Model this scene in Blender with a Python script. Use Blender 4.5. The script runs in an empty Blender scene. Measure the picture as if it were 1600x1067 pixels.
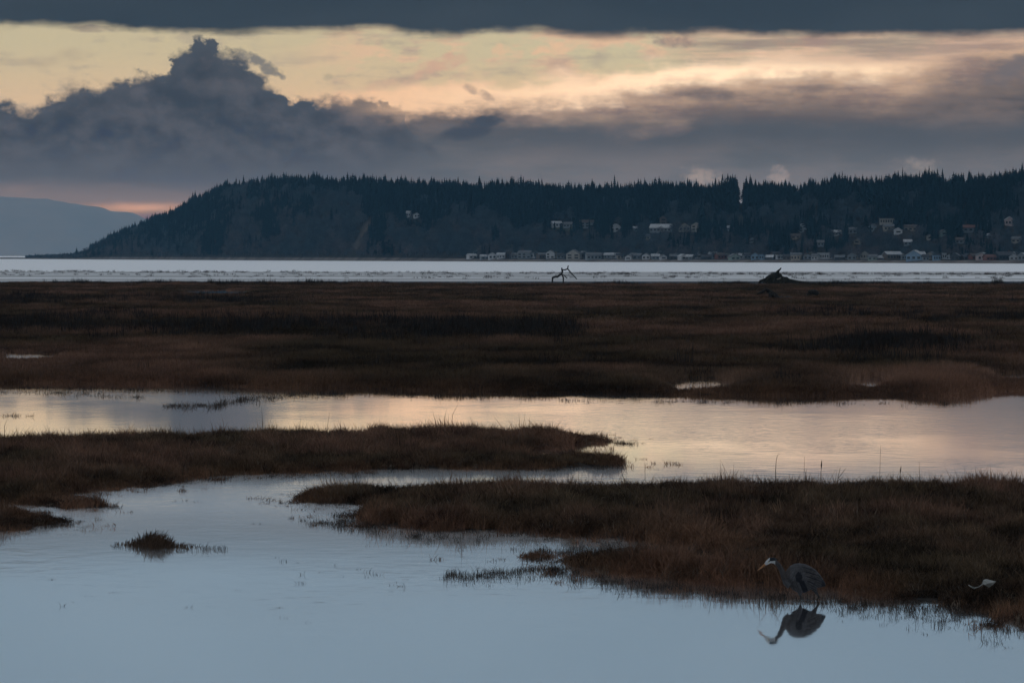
import bpy, bmesh, math, random
import numpy as np
from mathutils import Vector, Matrix

random.seed(7)
RNG = np.random.default_rng(11)
SC = bpy.context.scene
COL = SC.collection

# ------------------------------------------------------------------ camera
H = 5.4                 # eye height above the water, m
LENS = 150.0
FPX = 1600 * LENS / 36  # focal length in photo pixels
HORIZON = 399.0
TILT = math.atan((533.5 - HORIZON) / FPX)
cam_d = bpy.data.cameras.new('camera')
cam = bpy.data.objects.new('camera', cam_d)
COL.objects.link(cam)
cam_d.sensor_width = 36
cam_d.sensor_fit = 'HORIZONTAL'
cam_d.lens = LENS
cam_d.clip_start = 1.0
cam_d.clip_end = 120000
cam.location = (0, 0, H)
cam.rotation_euler = (math.pi / 2 - TILT, 0, 0)
SC.camera = cam

# ------------------------------------------------------------------ render settings
SC.view_settings.view_transform = 'Standard'
SC.view_settings.look = 'None'
SC.view_settings.exposure = 0.0
SC.view_settings.gamma = 1.0
SC.view_settings.use_curve_mapping = False
SC.render.engine = 'CYCLES'
SC.cycles.use_denoising = True
SC.cycles.use_adaptive_sampling = True
SC.cycles.adaptive_threshold = 0.012
SC.cycles.adaptive_min_samples = 12
SC.cycles.max_bounces = 6
SC.cycles.diffuse_bounces = 1
SC.cycles.glossy_bounces = 2
SC.cycles.volume_bounces = 1
SC.cycles.use_light_tree = False
SC.cycles.transparent_max_bounces = 8


def lin(c):
    c = c / 255.0
    return c / 12.92 if c <= 0.04045 else ((c + 0.055) / 1.055) ** 2.4


def S(r, g, b):
    return (lin(r), lin(g), lin(b), 1.0)


# ------------------------------------------------------------------ node expression helper
class Nodes:
    def __init__(self, tree):
        self.t = tree

    def new(self, typ, **kw):
        n = self.t.nodes.new(typ)
        for k, v in kw.items():
            setattr(n, k, v)
        return n

    def link(self, a, b):
        self.t.links.new(a, b)

    def put(self, v, sock):
        if isinstance(v, E):
            self.link(v.s, sock)
        elif isinstance(v, bpy.types.NodeSocket):
            self.link(v, sock)
        else:
            sock.default_value = v

    def math(self, op, a, b=None, c=None, clamp=False):
        n = self.new('ShaderNodeMath', operation=op, use_clamp=clamp)
        for i, v in enumerate((a, b, c)):
            if v is not None:
                self.put(v, n.inputs[i])
        return E(self, n.outputs[0])

    def smooth(self, v, lo, hi):
        """smoothstep rising from lo to hi (hi > lo)"""
        n = self.new('ShaderNodeMapRange', interpolation_type='SMOOTHSTEP')
        self.put(v, n.inputs['Value'])
        self.put(lo, n.inputs['From Min'])
        self.put(hi, n.inputs['From Max'])
        return E(self, n.outputs[0])

    def mix(self, f, a, b, blend='MIX'):
        n = self.new('ShaderNodeMix', data_type='RGBA', blend_type=blend)
        n.clamp_factor = True
        ins = [s for s in n.inputs if s.enabled]
        self.put(f, n.inputs[0])
        self.put(a, n.inputs[6])
        self.put(b, n.inputs[7])
        return E(self, n.outputs[2])

    def mix_f(self, f, a, b):
        return self.math('MULTIPLY_ADD', f, b - a, a)

    def xyz(self, x, y, z):
        n = self.new('ShaderNodeCombineXYZ')
        for i, v in enumerate((x, y, z)):
            self.put(v, n.inputs[i])
        return n.outputs[0]

    def noise(self, vec, scale=1.0, detail=4, rough=0.55, dist=0.0):
        n = self.new('ShaderNodeTexNoise', noise_dimensions='3D')
        self.put(vec, n.inputs['Vector'])
        self.put(scale, n.inputs['Scale'])
        n.inputs['Detail'].default_value = detail
        n.inputs['Roughness'].default_value = rough
        n.inputs['Distortion'].default_value = dist
        return E(self, n.outputs['Fac' if 'Fac' in n.outputs else 0])

    def curve(self, v, pts):
        """piecewise curve through pts (x, y), both within 0..1"""
        n = self.new('ShaderNodeFloatCurve')
        self.put(v, n.inputs['Value'])
        c = n.mapping.curves[0]
        while len(c.points) > 2:
            c.points.remove(c.points[1])
        c.points[0].location = pts[0]
        c.points[1].location = pts[-1]
        for p in pts[1:-1]:
            c.points.new(*p)
        for p in c.points:
            p.handle_type = 'AUTO_CLAMPED'
        n.mapping.update()
        return E(self, n.outputs[0])


class E:
    def __init__(self, N, s):
        self.N, self.s = N, s

    def __add__(self, o): return self.N.math('ADD', self, o)
    def __radd__(self, o): return self.N.math('ADD', self, o)
    def __sub__(self, o): return self.N.math('SUBTRACT', self, o)
    def __rsub__(self, o): return self.N.math('SUBTRACT', o, self)
    def __mul__(self, o): return self.N.math('MULTIPLY', self, o)
    def __rmul__(self, o): return self.N.math('MULTIPLY', self, o)
    def __truediv__(self, o): return self.N.math('DIVIDE', self, o)


# ------------------------------------------------------------------ world: dusk sky with broken cloud
SUN_AZ = 3.6      # degrees right of the view axis
SUN_EL = 2.6
HAZE_DENSITY = 2.45e-5
HAZE_TOP = 470.0
HAZE_COLOR = (0.28, 0.66, 1.0)
HAZE_AIR = (0.23, 0.24, 0.255)
HAZE_K = HAZE_DENSITY * (HAZE_TOP - H) * 6667.0
world = bpy.data.worlds.new('World')
SC.world = world
world.use_nodes = True


def build_world():
    t = world.node_tree
    t.nodes.clear()
    N = Nodes(t)
    tc = N.new('ShaderNodeTexCoord')
    vn = N.new('ShaderNodeVectorMath', operation='NORMALIZE')
    N.link(tc.outputs['Generated'], vn.inputs[0])
    sep = N.new('ShaderNodeSeparateXYZ')
    N.link(vn.outputs[0], sep.inputs[0])
    dx, dy, dz = (E(N, sep.outputs[i]) for i in range(3))
    az = N.math('ARCTAN2', dx, dy)
    el = N.math('ARCSINE', dz)
    # sky coordinates: 6667 units to the radian, X from 0 to 1600 across the picture, V above the horizon
    X = az * 6667.0 + 800.0
    V = el * 6667.0

    def nz(sx, sv, seed, detail=4, rough=0.55, dist=0.0):
        """noise about -0.6 .. 0.6"""
        return N.math('MULTIPLY_ADD', N.noise(N.xyz(X / sx, V / sv, seed), 1.0, detail, rough, dist), 2.6, -1.3)

    def bump(x, c, w):      # soft hat around c
        q = (x - float(c)) / float(w)
        return N.math('EXPONENT', q * q * -1.0)

    xn = (X + 800.0) / 3200.0

    def prof(pts):      # pts: (x, y of the photograph) -> V of that line
        q = [(-800, pts[0][1])] + list(pts) + [(2400, pts[-1][1])]
        q = [((x + 800) / 3200.0, (399 - y) / 400.0) for x, y in q]
        return N.curve(xn, q) * 400.0

    big = nz(420, 120, 3.1, 2)
    fine = nz(46, 30, 8.7, 6, 0.62)
    streak = nz(260, 20, 1.7, 5, 0.6)
    streak2 = nz(190, 36, 5.2, 5, 0.62)
    puffy = nz(120, 46, 27.0, 4, 0.6)

    # clear air
    sky = N.new('ShaderNodeTexSky')
    sky.sky_type = 'NISHITA'
    sky.sun_disc = False
    sky.sun_elevation = math.radians(SUN_EL)
    sky.sun_rotation = math.radians(SUN_AZ)
    sky.altitude = 0
    sky.air_density = 1.0
    sky.dust_density = 1.0
    sky.ozone_density = 2.0
    nish = N.mix(1.0, sky.outputs[0], (0.06, 0.06, 0.06, 1), 'MULTIPLY')
    gap = N.mix(N.smooth(V, 215.0, 340.0), S(206, 180, 151), S(188, 180, 152))
    gap = N.mix(N.smooth(X, 500.0, 1000.0) * N.smooth(V, 240.0, 330.0), gap, S(184, 182, 156))
    col = N.mix(0.93, nish, gap)

    # thin lit and shaded veils in the gap
    veil = N.smooth(streak2 * 0.7 + puffy * 0.7 + fine * 0.45, -0.14, 0.34) * N.smooth(X, 400.0, 640.0)
    col = N.mix(veil * 0.8, col, S(226, 184, 152))
    col = N.mix(N.smooth(puffy * 0.8 - streak2 * 0.5 + fine * 0.5, 0.08, 0.5) * N.smooth(X, 420.0, 620.0) * 0.6, col, S(182, 152, 136))
    dull = N.smooth(streak2 * -0.8 + fine * 0.5 - puffy * 0.5, 0.06, 0.55)
    col = N.mix(dull * 0.5, col, S(158, 147, 134))
    thin = N.smooth(streak * 0.8 + fine * 0.5 + big * 0.3, 0.05, 0.55)
    col = N.mix(thin * 0.42, col, S(166, 152, 138))

    # right hand bank: bright rim over grey layers
    rim = prof([(300, 176), (560, 168), (680, 156), (800, 150), (900, 146), (1000, 130), (1100, 114), (1200, 106), (1330, 104), (1420, 98), (1500, 76), (1600, 62)])
    d2 = rim - V + fine * 20.0 + streak * 15.0 + puffy * 16.0          # > 0 inside the bank
    glow = N.smooth(d2, -36.0, -2.0) * N.smooth(X, 300.0, 620.0)
    hot = bump(X, 1180, 430)
    rimcol = N.mix(hot, S(236, 188, 148), S(278, 242, 202))
    rimcol = N.mix(N.smooth(X, 1380.0, 1560.0), rimcol, S(216, 182, 154))
    col = N.mix(glow * 0.92, col, rimcol)
    # layered lit shelf under the deck, upper right
    sx = N.smooth(X, 1000.0, 1130.0)
    sv = N.smooth(V, 285.0, 306.0)
    col = N.mix(sx * sv * N.smooth(streak, -0.5, 0.3) * 0.8, col, S(202, 168, 144))
    col = N.mix(sx * sv * N.smooth(streak * -1.0 + big * 0.4, -0.15, 0.45) * 0.7, col, S(140, 122, 118))

    bank = N.smooth(d2, -4.0, 34.0)
    lay = N.smooth(streak * 0.5 + big * 0.4 + fine * 0.4 + puffy * 0.8, -0.40, 0.50)
    bcol = N.mix(lay, S(72, 75, 80), S(114, 103, 99))
    lowc = N.mix(N.smooth(streak2 + big, -0.5, 0.5), S(94, 97, 101), S(113, 109, 110))
    bcol = N.mix(N.smooth(V, 130.0, 235.0), lowc, bcol)
    band = bump(V + big * 22.0, 186, 26) * N.smooth(X, 620.0, 900.0)
    bcol = N.mix(band * 0.85, bcol, S(81, 86, 92))
    upper = 1.0 - N.smooth(d2 + puffy * 26.0, N.mix_f(N.smooth(X, 700.0, 1000.0), -6.0, 8.0), N.mix_f(N.smooth(X, 700.0, 1000.0), 40.0, 92.0))
    bcol = N.mix(upper * 0.8, bcol, N.mix(N.smooth(fine + streak, -0.5, 0.5), S(156, 132, 122), S(216, 180, 150)))
    col = N.mix(bank * N.smooth(X, 300.0, 560.0), col, bcol)

    # ragged wisps and small scraps of cloud
    wn = nz(24, 18, 61.0, 5, 0.58)
    wide = nz(60, 30, 72.0, 4, 0.6)

    def scrap(cx, cy, rx, ry, amt, c, tilt=0.0, soft=0.5, n=wn):
        nonlocal col
        ax = (X - float(cx)) / rx
        av = (V - float(399 - cy) - (X - float(cx)) * tilt) / ry
        r2 = ax * ax + av * av
        col = N.mix(N.smooth(n * 1.2 - r2, -0.8, -0.8 + soft) * amt, col, c)

    scrap(724, 208, 66, 20, 1.0, S(70, 76, 85), 0.36, 1.0, wide)
    scrap(756, 190, 46, 12, 1.0, S(70, 76, 85), 0.14, 0.7, wide)
    scrap(752, 147, 34, 10, 0.6, S(132, 118, 112), -0.4, 1.1)
    scrap(690, 102, 64, 18, 0.85, S(204, 166, 142), 0.35, 1.0)
    scrap(620, 128, 70, 12, 0.7, S(206, 172, 144), 0.2, 1.0, wide)
    scrap(785, 82, 26, 13, 0.7, S(222, 184, 150), 0.0, 0.9)
    common = col

    # ---- left half of the sky
    # dark cumulus on the left
    top = prof([(-300, 175), (0, 160), (40, 164), (75, 163), (105, 146), (150, 137), (205, 126), (222, 116), (262, 104), (284, 92), (300, 76), (318, 66), (338, 74), (352, 88), (374, 98), (404, 116), (436, 140), (452, 156), (500, 154), (555, 160), (606, 158), (640, 196), (720, 250), (2000, 330)])
    billow = nz(30, 27, 41.0, 7, 0.64)
    lump = nz(85, 60, 43.0, 2)
    d3 = top - V + billow * 26.0 + lump * 18.0
    w3 = N.math('MAXIMUM', N.math('MULTIPLY_ADD', puffy, 22.0, 8.0), 3.0)      # crisp here, frayed there
    m3 = N.smooth(d3, w3 * -1.0, w3 * 1.4) * (1.0 - N.smooth(X + big * 90.0 + puffy * 60.0, 480.0, 760.0))
    fold = nz(60, 42, 46.0, 5, 0.6)
    c3 = N.mix(N.smooth(lump * 0.6 + fold * 0.8 + billow * 0.6, -0.5, 0.6), S(61, 69, 78), S(87, 89, 95))
    c3 = N.mix(1.0 - N.smooth(d3, 0.0, 34.0), c3, S(74, 81, 89))
    c3 = N.mix(1.0 - N.smooth(V + streak * 20.0, 100.0, 200.0), c3, S(89, 92, 98))
    col = N.mix(m3, col, c3)
    scrap(408, 100, 44, 15, 0.85, S(112, 112, 112), -0.5, 0.7)
    scrap(512, 122, 11, 9, 0.5, S(140, 136, 124), 0.0, 0.9)
    scrap(140, 48, 70, 8, 0.7, S(150, 136, 122), -0.05, 0.9, wide)
    scrap(95, 92, 100, 16, 0.5, S(164, 148, 130), 0.1, 1.2, wide)
    # dusky band along the horizon
    hb = 1.0 - N.smooth(V + big * 16.0 + streak * 6.0, 88.0, 124.0)
    col = N.mix(hb * 0.95, col, N.mix(N.smooth(X, 350.0, 1000.0), S(122, 111, 110), S(108, 106, 107)))
    col = N.mix(hb * N.smooth(streak2 + fine * 0.3, -0.1, 0.7) * 0.4, col, S(150, 126, 118))
    # salmon glow low on the left
    gx = (X - 222.0) / 70.0
    gv = (V - 74.0 + fine * 3.0) / 7.0
    col = N.mix(N.math('EXPONENT', (gx * gx + gv * gv) * -1.0) * 0.8, col, S(208, 156, 132))
    left = col

    # ---- right half of the sky
    col = common
    hb = 1.0 - N.smooth(V + big * 16.0 + streak * 6.0, 88.0, 124.0)
    col = N.mix(hb * 0.95, col, N.mix(N.smooth(X, 350.0, 1000.0), S(122, 111, 110), S(108, 106, 107)))
    col = N.mix(hb * N.smooth(streak2 + fine * 0.3, -0.1, 0.7) * 0.4, col, S(150, 126, 118))
    scrap(1052, 68, 44, 13, 0.7, S(132, 120, 116), -0.1, 1.1)
    scrap(864, 76, 46, 12, 0.8, S(226, 186, 152), 0.1, 0.9)
    scrap(1140, 148, 110, 14, 0.7, S(90, 88, 93), 0.0, 1.3, wide)
    scrap(1295, 140, 80, 10, 0.6, S(100, 96, 99), 0.0, 1.3, wide)
    scrap(1575, 112, 110, 26, 0.8, S(108, 104, 107), 0.12, 0.8, wide)
    scrap(1097, 276, 44, 22, 0.75, S(164, 147, 137), 0.0, 1.2)
    scrap(1217, 274, 22, 20, 0.7, S(160, 144, 137), 0.0, 1.2)
    scrap(1430, 262, 50, 18, 0.7, S(152, 141, 134), 0.0, 1.3)
    right = col

    # heavy deck overhead: dark lower edge, blue grey broken cloud higher up
    edge = prof([(-300, 35), (0, 40), (120, 40), (220, 44), (300, 51), (360, 52), (420, 46), (520, 45), (590, 40), (640, 50), (680, 53), (760, 48), (830, 45), (930, 53), (1010, 50), (1100, 50), (1250, 54), (1400, 53), (1500, 55), (1600, 52)])
    d4 = V - edge + streak2 * 6.0 + fine * 6.0 + puffy * 5.0 + streak * 5.0 + 3.0
    ws = N.math('MULTIPLY_ADD', streak2, 9.0, 10.0)
    deck = N.smooth(d4, ws * -1.0, N.math('MAXIMUM', ws, 4.0))
    dk = N.mix(N.smooth(big, -0.5, 0.5), S(54, 66, 76), S(61, 72, 81))
    hi_n = nz(2600, 900, 91.0, 4, 0.55)
    hi = N.mix(N.smooth(hi_n, -0.3, 0.4), S(110, 132, 149), S(123, 144, 160))
    dk = N.mix(N.smooth(V + hi_n * 14.0, 404.0, 500.0), dk, hi)
    over = N.mix(N.smooth(hi_n, -0.4, 0.5), S(146, 160, 175), S(164, 170, 178))
    over = N.mix(0.06, over, nish)
    dk = N.mix(N.smooth(V + hi_n * 120.0, 760.0, 1500.0), dk, over)
    left = N.mix(deck, left, dk)
    right = N.mix(deck, right, dk)

    # sky as it stands beyond the haze that the line of sight crosses
    Vp = N.math('MAXIMUM', V, 40.0)
    tr = [N.math('EXPONENT', N.math('DIVIDE', -HAZE_K * HAZE_COLOR[i], Vp)) for i in range(3)]

    def beyond(c):
        sp = N.new('ShaderNodeSeparateColor')
        N.put(c, sp.inputs[0])
        cb = N.new('ShaderNodeCombineColor')
        for i in range(3):
            v = (E(N, sp.outputs[i]) - (1.0 - tr[i]) * HAZE_AIR[i]) / tr[i]
            N.put(N.math('MAXIMUM', v, 0.004), cb.inputs[i])
        return cb.outputs[0]

    def bg(c):
        n = N.new('ShaderNodeBackground')
        N.put(c, n.inputs['Color'])
        n.inputs['Strength'].default_value = 1.0
        return n.outputs[0]

    def either(f, a, b):
        n = N.new('ShaderNodeMixShader')
        N.put(f, n.inputs[0])
        N.link(a, n.inputs[1])
        N.link(b, n.inputs[2])
        return n.outputs[0]

    low = either(N.smooth(X, 700.0, 780.0), bg(beyond(left)), bg(beyond(right)))
    allsky = either(N.smooth(V, 352.0 + 14.0, 352.0 + 40.0), low, bg(beyond(dk)))
    allsky = either(N.smooth(V, -60.0, -20.0), bg(S(90, 96, 104)), allsky)
    out = N.new('ShaderNodeOutputWorld')
    N.link(allsky, out.inputs['Surface'])
    world.cycles.sampling_method = 'MANUAL'
    world.cycles.sample_map_resolution = 1024


build_world()

# veiled sun, low behind the cloud bank
sun_d = bpy.data.lights.new('sun', 'SUN')
sun_d.energy = 0.03
sun_d.angle = math.radians(70)
sun_d.color = (1.0, 0.86, 0.70)
sun = bpy.data.objects.new('sun', sun_d)
COL.objects.link(sun)
_a, _e = math.radians(SUN_AZ), math.radians(30)
sun.rotation_euler = Vector((-math.sin(_a) * math.cos(_e), -math.cos(_a) * math.cos(_e), -math.sin(_e))).to_track_quat('-Z', 'Y').to_euler()
sun.location = (60, 300, 120)


# ------------------------------------------------------------------ picture geometry -> world
def ray(x, y):
    xc = (np.asarray(x, float) - 800) / FPX
    yc = (533.5 - np.asarray(y, float)) / FPX
    ct, st = math.cos(TILT), math.sin(TILT)
    return xc, ct + yc * st, -st + yc * ct


def G(x, y, z=0.0):
    """point of the level plane z seen at photo pixel x, y"""
    a, b, c = ray(x, y)
    s = (z - H) / c
    return np.stack([a * s, b * s, np.zeros_like(s) + z], -1)


def W(x, y, depth):
    a, b, c = ray(x, y)
    s = depth / b
    return Vector((float(a * s), float(depth), float(H + c * s)))


def PX(P):
    """world -> photo pixel"""
    P = np.asarray(P, float)
    X, Y, Z = P[..., 0], P[..., 1], P[..., 2] - H
    ct, st = math.cos(TILT), math.sin(TILT)
    d = Y * ct - Z * st
    u = Y * st + Z * ct
    return 800 + FPX * X / d, 533.5 - FPX * u / d


def vnoise(x, y, seed=0):
    x = np.asarray(x, float)
    y = np.asarray(y, float)
    xi = np.floor(x).astype(np.int64)
    yi = np.floor(y).astype(np.int64)
    fx, fy = x - xi, y - yi
    fx, fy = fx * fx * (3 - 2 * fx), fy * fy * (3 - 2 * fy)

    def h(i, j):
        n = (i * 374761393 + j * 668265263 + seed * 974634541) & 0xffffffff
        n = ((n ^ (n >> 13)) * 1274126177) & 0xffffffff
        n = n ^ (n >> 16)
        return (n & 0xffff) / 65535.0
    a = h(xi, yi) * (1 - fx) + h(xi + 1, yi) * fx
    b = h(xi, yi + 1) * (1 - fx) + h(xi + 1, yi + 1) * fx
    return a * (1 - fy) + b * fy - 0.5


def fbm(x, y, seed=0, oct=4):
    s, a = 0, 1.0
    for i in range(oct):
        s = s + a * vnoise(x * 2 ** i, y * 2 ** i, seed + i)
        a *= 0.5
    return s


def poly_sd(P, poly):
    """signed distance (m), positive inside"""
    P = np.asarray(P, float)[:, :2]
    A = np.asarray(poly, float)[:, :2]
    B = np.roll(A, -1, 0)
    best = np.full(len(P), 1e18)
    ins = np.zeros(len(P), bool)
    for a, b in zip(A, B):
        d = b - a
        L = max((d * d).sum(), 1e-9)
        t = np.clip(((P - a) @ d) / L, 0, 1)
        q = P - a - t[:, None] * d
        best = np.minimum(best, (q * q).sum(1))
        c = (a[1] > P[:, 1]) != (b[1] > P[:, 1])
        with np.errstate(divide='ignore', invalid='ignore'):
            xx = (b[0] - a[0]) * (P[:, 1] - a[1]) / (b[1] - a[1] if b[1] != a[1] else 1e-9) + a[0]
        ins ^= c & (P[:, 0] < xx)
    return np.where(ins, 1, -1) * np.sqrt(best)


# ------------------------------------------------------------------ materials
MATS = {}


def mat(name, fn=None, color=(0.1, 0.1, 0.1), rough=0.9, spec=0.2):
    if name in MATS:
        return MATS[name]
    m = bpy.data.materials.new(name)
    m.use_nodes = True
    t = m.node_tree
    b = t.nodes['Principled BSDF']
    b.inputs['Roughness'].default_value = rough
    b.inputs['Specular IOR Level'].default_value = spec
    b.inputs['Base Color'].default_value = (*color[:3], 1)
    if fn:
        fn(Nodes(t), b)
    MATS[name] = m
    return m


def wood_fn(c0, c1, scale=6.0):
    def f(N, b):
        tc = N.new('ShaderNodeTexCoord')
        mp = N.new('ShaderNodeMapping')
        mp.inputs['Scale'].default_value = (1, 1, 0.35)
        N.link(tc.outputs['Object'], mp.inputs['Vector'])
        n = N.noise(mp.outputs[0], scale, 6, 0.65)
        N.put(N.mix(N.smooth(n, 0.3, 0.7), (*c0, 1), (*c1, 1)), b.inputs['Base Color'])
        bp = N.new('ShaderNodeBump')
        bp.inputs['Strength'].default_value = 0.5
        bp.inputs['Distance'].default_value = 0.03
        N.put(n, bp.inputs['Height'])
        N.link(bp.outputs[0], b.inputs['Normal'])
    return f


def tint_fn(gain=1.0, scale=30.0, along=True):
    """colour handed over by each scattered point, with grain along the blade"""
    def f(N, b):
        at = N.new('ShaderNodeAttribute', attribute_type='INSTANCER', attribute_name='tint')
        tc = N.new('ShaderNodeTexCoord')
        n = N.noise(tc.outputs['Object'], scale, 3, 0.6)
        v = N.smooth(n, 0.25, 0.75) * 0.9 + 0.55
        vv = N.new('ShaderNodeCombineColor')
        for i in range(3):
            N.put(v * gain, vv.inputs[i])
        N.put(N.mix(1.0, at.outputs['Color'], vv.outputs[0], 'MULTIPLY'), b.inputs['Base Color'])
    return f


def attr_fn(name, scale=0.3, amt=0.5):
    def f(N, b):
        at = N.new('ShaderNodeAttribute', attribute_type='GEOMETRY', attribute_name=name)
        tc = N.new('ShaderNodeTexCoord')
        n = N.noise(tc.outputs['Object'], scale, 5, 0.65)
        v = N.smooth(n, 0.25, 0.75) * (2 * amt) + (1 - amt)
        vv = N.new('ShaderNodeCombineColor')
        for i in range(3):
            N.put(v, vv.inputs[i])
        N.put(N.mix(1.0, at.outputs['Color'], vv.outputs[0], 'MULTIPLY'), b.inputs['Base Color'])
    return f


def paint_fn(c, scale=0.6, amt=0.18):
    def f(N, b):
        tc = N.new('ShaderNodeTexCoord')
        n = N.noise(tc.outputs['Object'], scale, 5, 0.6)
        d = tuple(x * (1 - 2 * amt) for x in c)
        N.put(N.mix(N.smooth(n, 0.3, 0.7), (*d, 1), (*c, 1)), b.inputs['Base Color'])
    return f


def water_fn(bay):
    def f(N, b):
        b.inputs['Base Color'].default_value = (0.96, 0.965, 0.97, 1)
        b.inputs['Metallic'].default_value = 1.0
        b.inputs['IOR'].default_value = 1.33
        b.inputs['Specular IOR Level'].default_value = 0.5
        tc = N.new('ShaderNodeTexCoord')
        sp = N.new('ShaderNodeSeparateXYZ')
        N.link(tc.outputs['Object'], sp.inputs[0])
        x, y = E(N, sp.outputs[0]), E(N, sp.outputs[1])
        bp = N.new('ShaderNodeBump')
        gl = N.new('ShaderNodeBsdfGlossy')
        gl.inputs['Color'].default_value = (0.92, 0.92, 0.92, 1)
        mx = N.new('ShaderNodeMixShader')
        out = [n for n in N.t.nodes if n.type == 'OUTPUT_MATERIAL'][0]
        N.link(b.outputs[0], mx.inputs[1])
        N.link(gl.outputs[0], mx.inputs[2])
        N.link(mx.outputs[0], out.inputs['Surface'])
        bp.inputs['Strength'].default_value = 1.0
        bp.inputs['Distance'].default_value = 1.0
        if bay:
            b.inputs['Roughness'].default_value = 0.34
            gl.inputs['Roughness'].default_value = 0.48
            mx.inputs[0].default_value = 0.65
            n = N.noise(N.xyz(x / 14.0, y / 10.0, 0.0), 1.0, 3, 0.6)
            N.put(n * 0.25, bp.inputs['Height'])
        else:
            # breeze patches roughen the surface, lee water stays smooth
            patch = N.noise(N.xyz(x / 14.0, y / 30.0, 2.0), 1.0, 4, 0.55)
            breeze = N.smooth(patch, 0.46, 0.62)
            N.put(breeze * 0.02 + 0.035, b.inputs['Roughness'])
            gl.inputs['Roughness'].default_value = 0.25
            fine = N.noise(N.xyz(x / 1.2, y / 7.0, 9.0), 1.0, 4, 0.6)
            q = (y - 93.0) / 13.0
            reach = N.math('EXPONENT', q * q * -1.0)      # the open reach in front catches the breeze
            near = 1.0 - N.smooth(y, 96.0, 116.0)
            N.put(reach * 0.6 + (breeze * 0.02 + 0.01 + N.smooth(fine, 0.42, 0.72) * 0.025) * near, mx.inputs[0])
            n1 = N.noise(N.xyz(x / 0.55, y / 0.8, 0.0), 1.0, 2, 0.5)
            n2 = N.noise(N.xyz(x / 2.6, y / 5.0, 4.0), 1.0, 2, 0.5)
            h = n1 * 0.0022 * (breeze * 2.0 + 0.35) + n2 * 0.0016
            N.put(h, bp.inputs['Height'])
        N.link(bp.outputs[0], b.inputs['Normal'])
    return f


M_WATER = mat('calm channel water', water_fn(False))
M_BAY = mat('wind ruffled bay water', water_fn(True))
M_MUD = mat('wet marsh mud', attr_fn('col', 0.8, 0.4), rough=0.9, spec=0.08)
M_GRASS = mat('withered marsh grass', tint_fn(1.0, 12.0), rough=0.85, spec=0.15)
M_LEAF = mat('forest foliage', tint_fn(1.0, 0.25), rough=0.9, spec=0.1)
M_HILL = mat('hillside soil and undergrowth', attr_fn('col', 0.05, 0.5), rough=1.0, spec=0.05)
M_DRIFT = mat('weathered driftwood', wood_fn((0.012, 0.011, 0.010), (0.05, 0.045, 0.04)), rough=0.9)
M_DRIFT2 = mat('mossy dark driftwood', wood_fn((0.006, 0.006, 0.005), (0.034, 0.031, 0.022), 2.5), rough=0.95)
M_PALEWOOD = mat('bleached driftwood', wood_fn((0.10, 0.085, 0.07), (0.22, 0.19, 0.16), 3), rough=0.9)
M_STEM = mat('dry reed stem', wood_fn((0.022, 0.016, 0.012), (0.05, 0.037, 0.027), 9), rough=0.9)
M_BARK = mat('conifer bark', wood_fn((0.02, 0.016, 0.013), (0.045, 0.037, 0.03), 1.0), rough=0.95)
M_FIR = mat('dark fir needles', paint_fn((0.009, 0.022, 0.026), 0.3, 0.3), rough=0.95, spec=0.1)
M_TWIG = mat('bare winter twigs', paint_fn((0.050, 0.042, 0.042), 0.3, 0.3), rough=0.95, spec=0.1)
M_PALETREE = mat('pale winter twigs', paint_fn((0.16, 0.15, 0.13), 0.3, 0.2), rough=0.95, spec=0.1)
M_GLASS = mat('dark window glass', color=(0.03, 0.035, 0.04), rough=0.15, spec=0.5)


# ------------------------------------------------------------------ mesh helpers
def mesh_from(name, V, F, m=None, smooth=False):
    me = bpy.data.meshes.new(name)
    me.from_pydata([tuple(map(float, v)) for v in V], [], [tuple(map(int, f)) for f in F])
    if m:
        me.materials.append(m)
    if smooth:
        me.polygons.foreach_set('use_smooth', [True] * len(me.polygons))
    me.update()
    return me


def link(name, me, parent=None, loc=(0, 0, 0), rz=0.0):
    o = bpy.data.objects.new(name, me)
    COL.objects.link(o)
    o.location = loc
    o.rotation_euler = (0, 0, rz)
    if parent:
        o.parent = parent
    return o


def tag(o, label=None, cat=None, group=None, kind=None):
    if label: o['label'] = label
    if cat: o['category'] = cat
    if group: o['group'] = group
    if kind: o['kind'] = kind
    return o


def empty(name, loc, rz=0.0):
    return link(name, None, None, loc, rz)


def tube(V, F, pts, rad, n=7, jitter=0.0, cap=True):
    """append a tapered tube along pts to V, F"""
    pts = [Vector(p) for p in pts]
    base = len(V)
    up = Vector((0.13, 0.97, 0.2))
    for i, p in enumerate(pts):
        d = (pts[min(i + 1, len(pts) - 1)] - pts[max(i - 1, 0)]).normalized()
        u = d.cross(up)
        u = (u if u.length > 1e-4 else d.cross(Vector((1, 0, 0)))).normalized()
        w = d.cross(u)
        for k in range(n):
            a = 2 * math.pi * k / n
            r = rad[i] * (1 + random.uniform(-jitter, jitter))
            V.append(p + (u * math.cos(a) + w * math.sin(a)) * r)
    for i in range(len(pts) - 1):
        for k in range(n):
            a, b = base + i * n + k, base + i * n + (k + 1) % n
            F.append((a, b, b + n, a + n))
    if cap:
        F.append(tuple(base + k for k in range(n))[::-1])
        e = base + (len(pts) - 1) * n
        F.append(tuple(e + k for k in range(n)))


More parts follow.
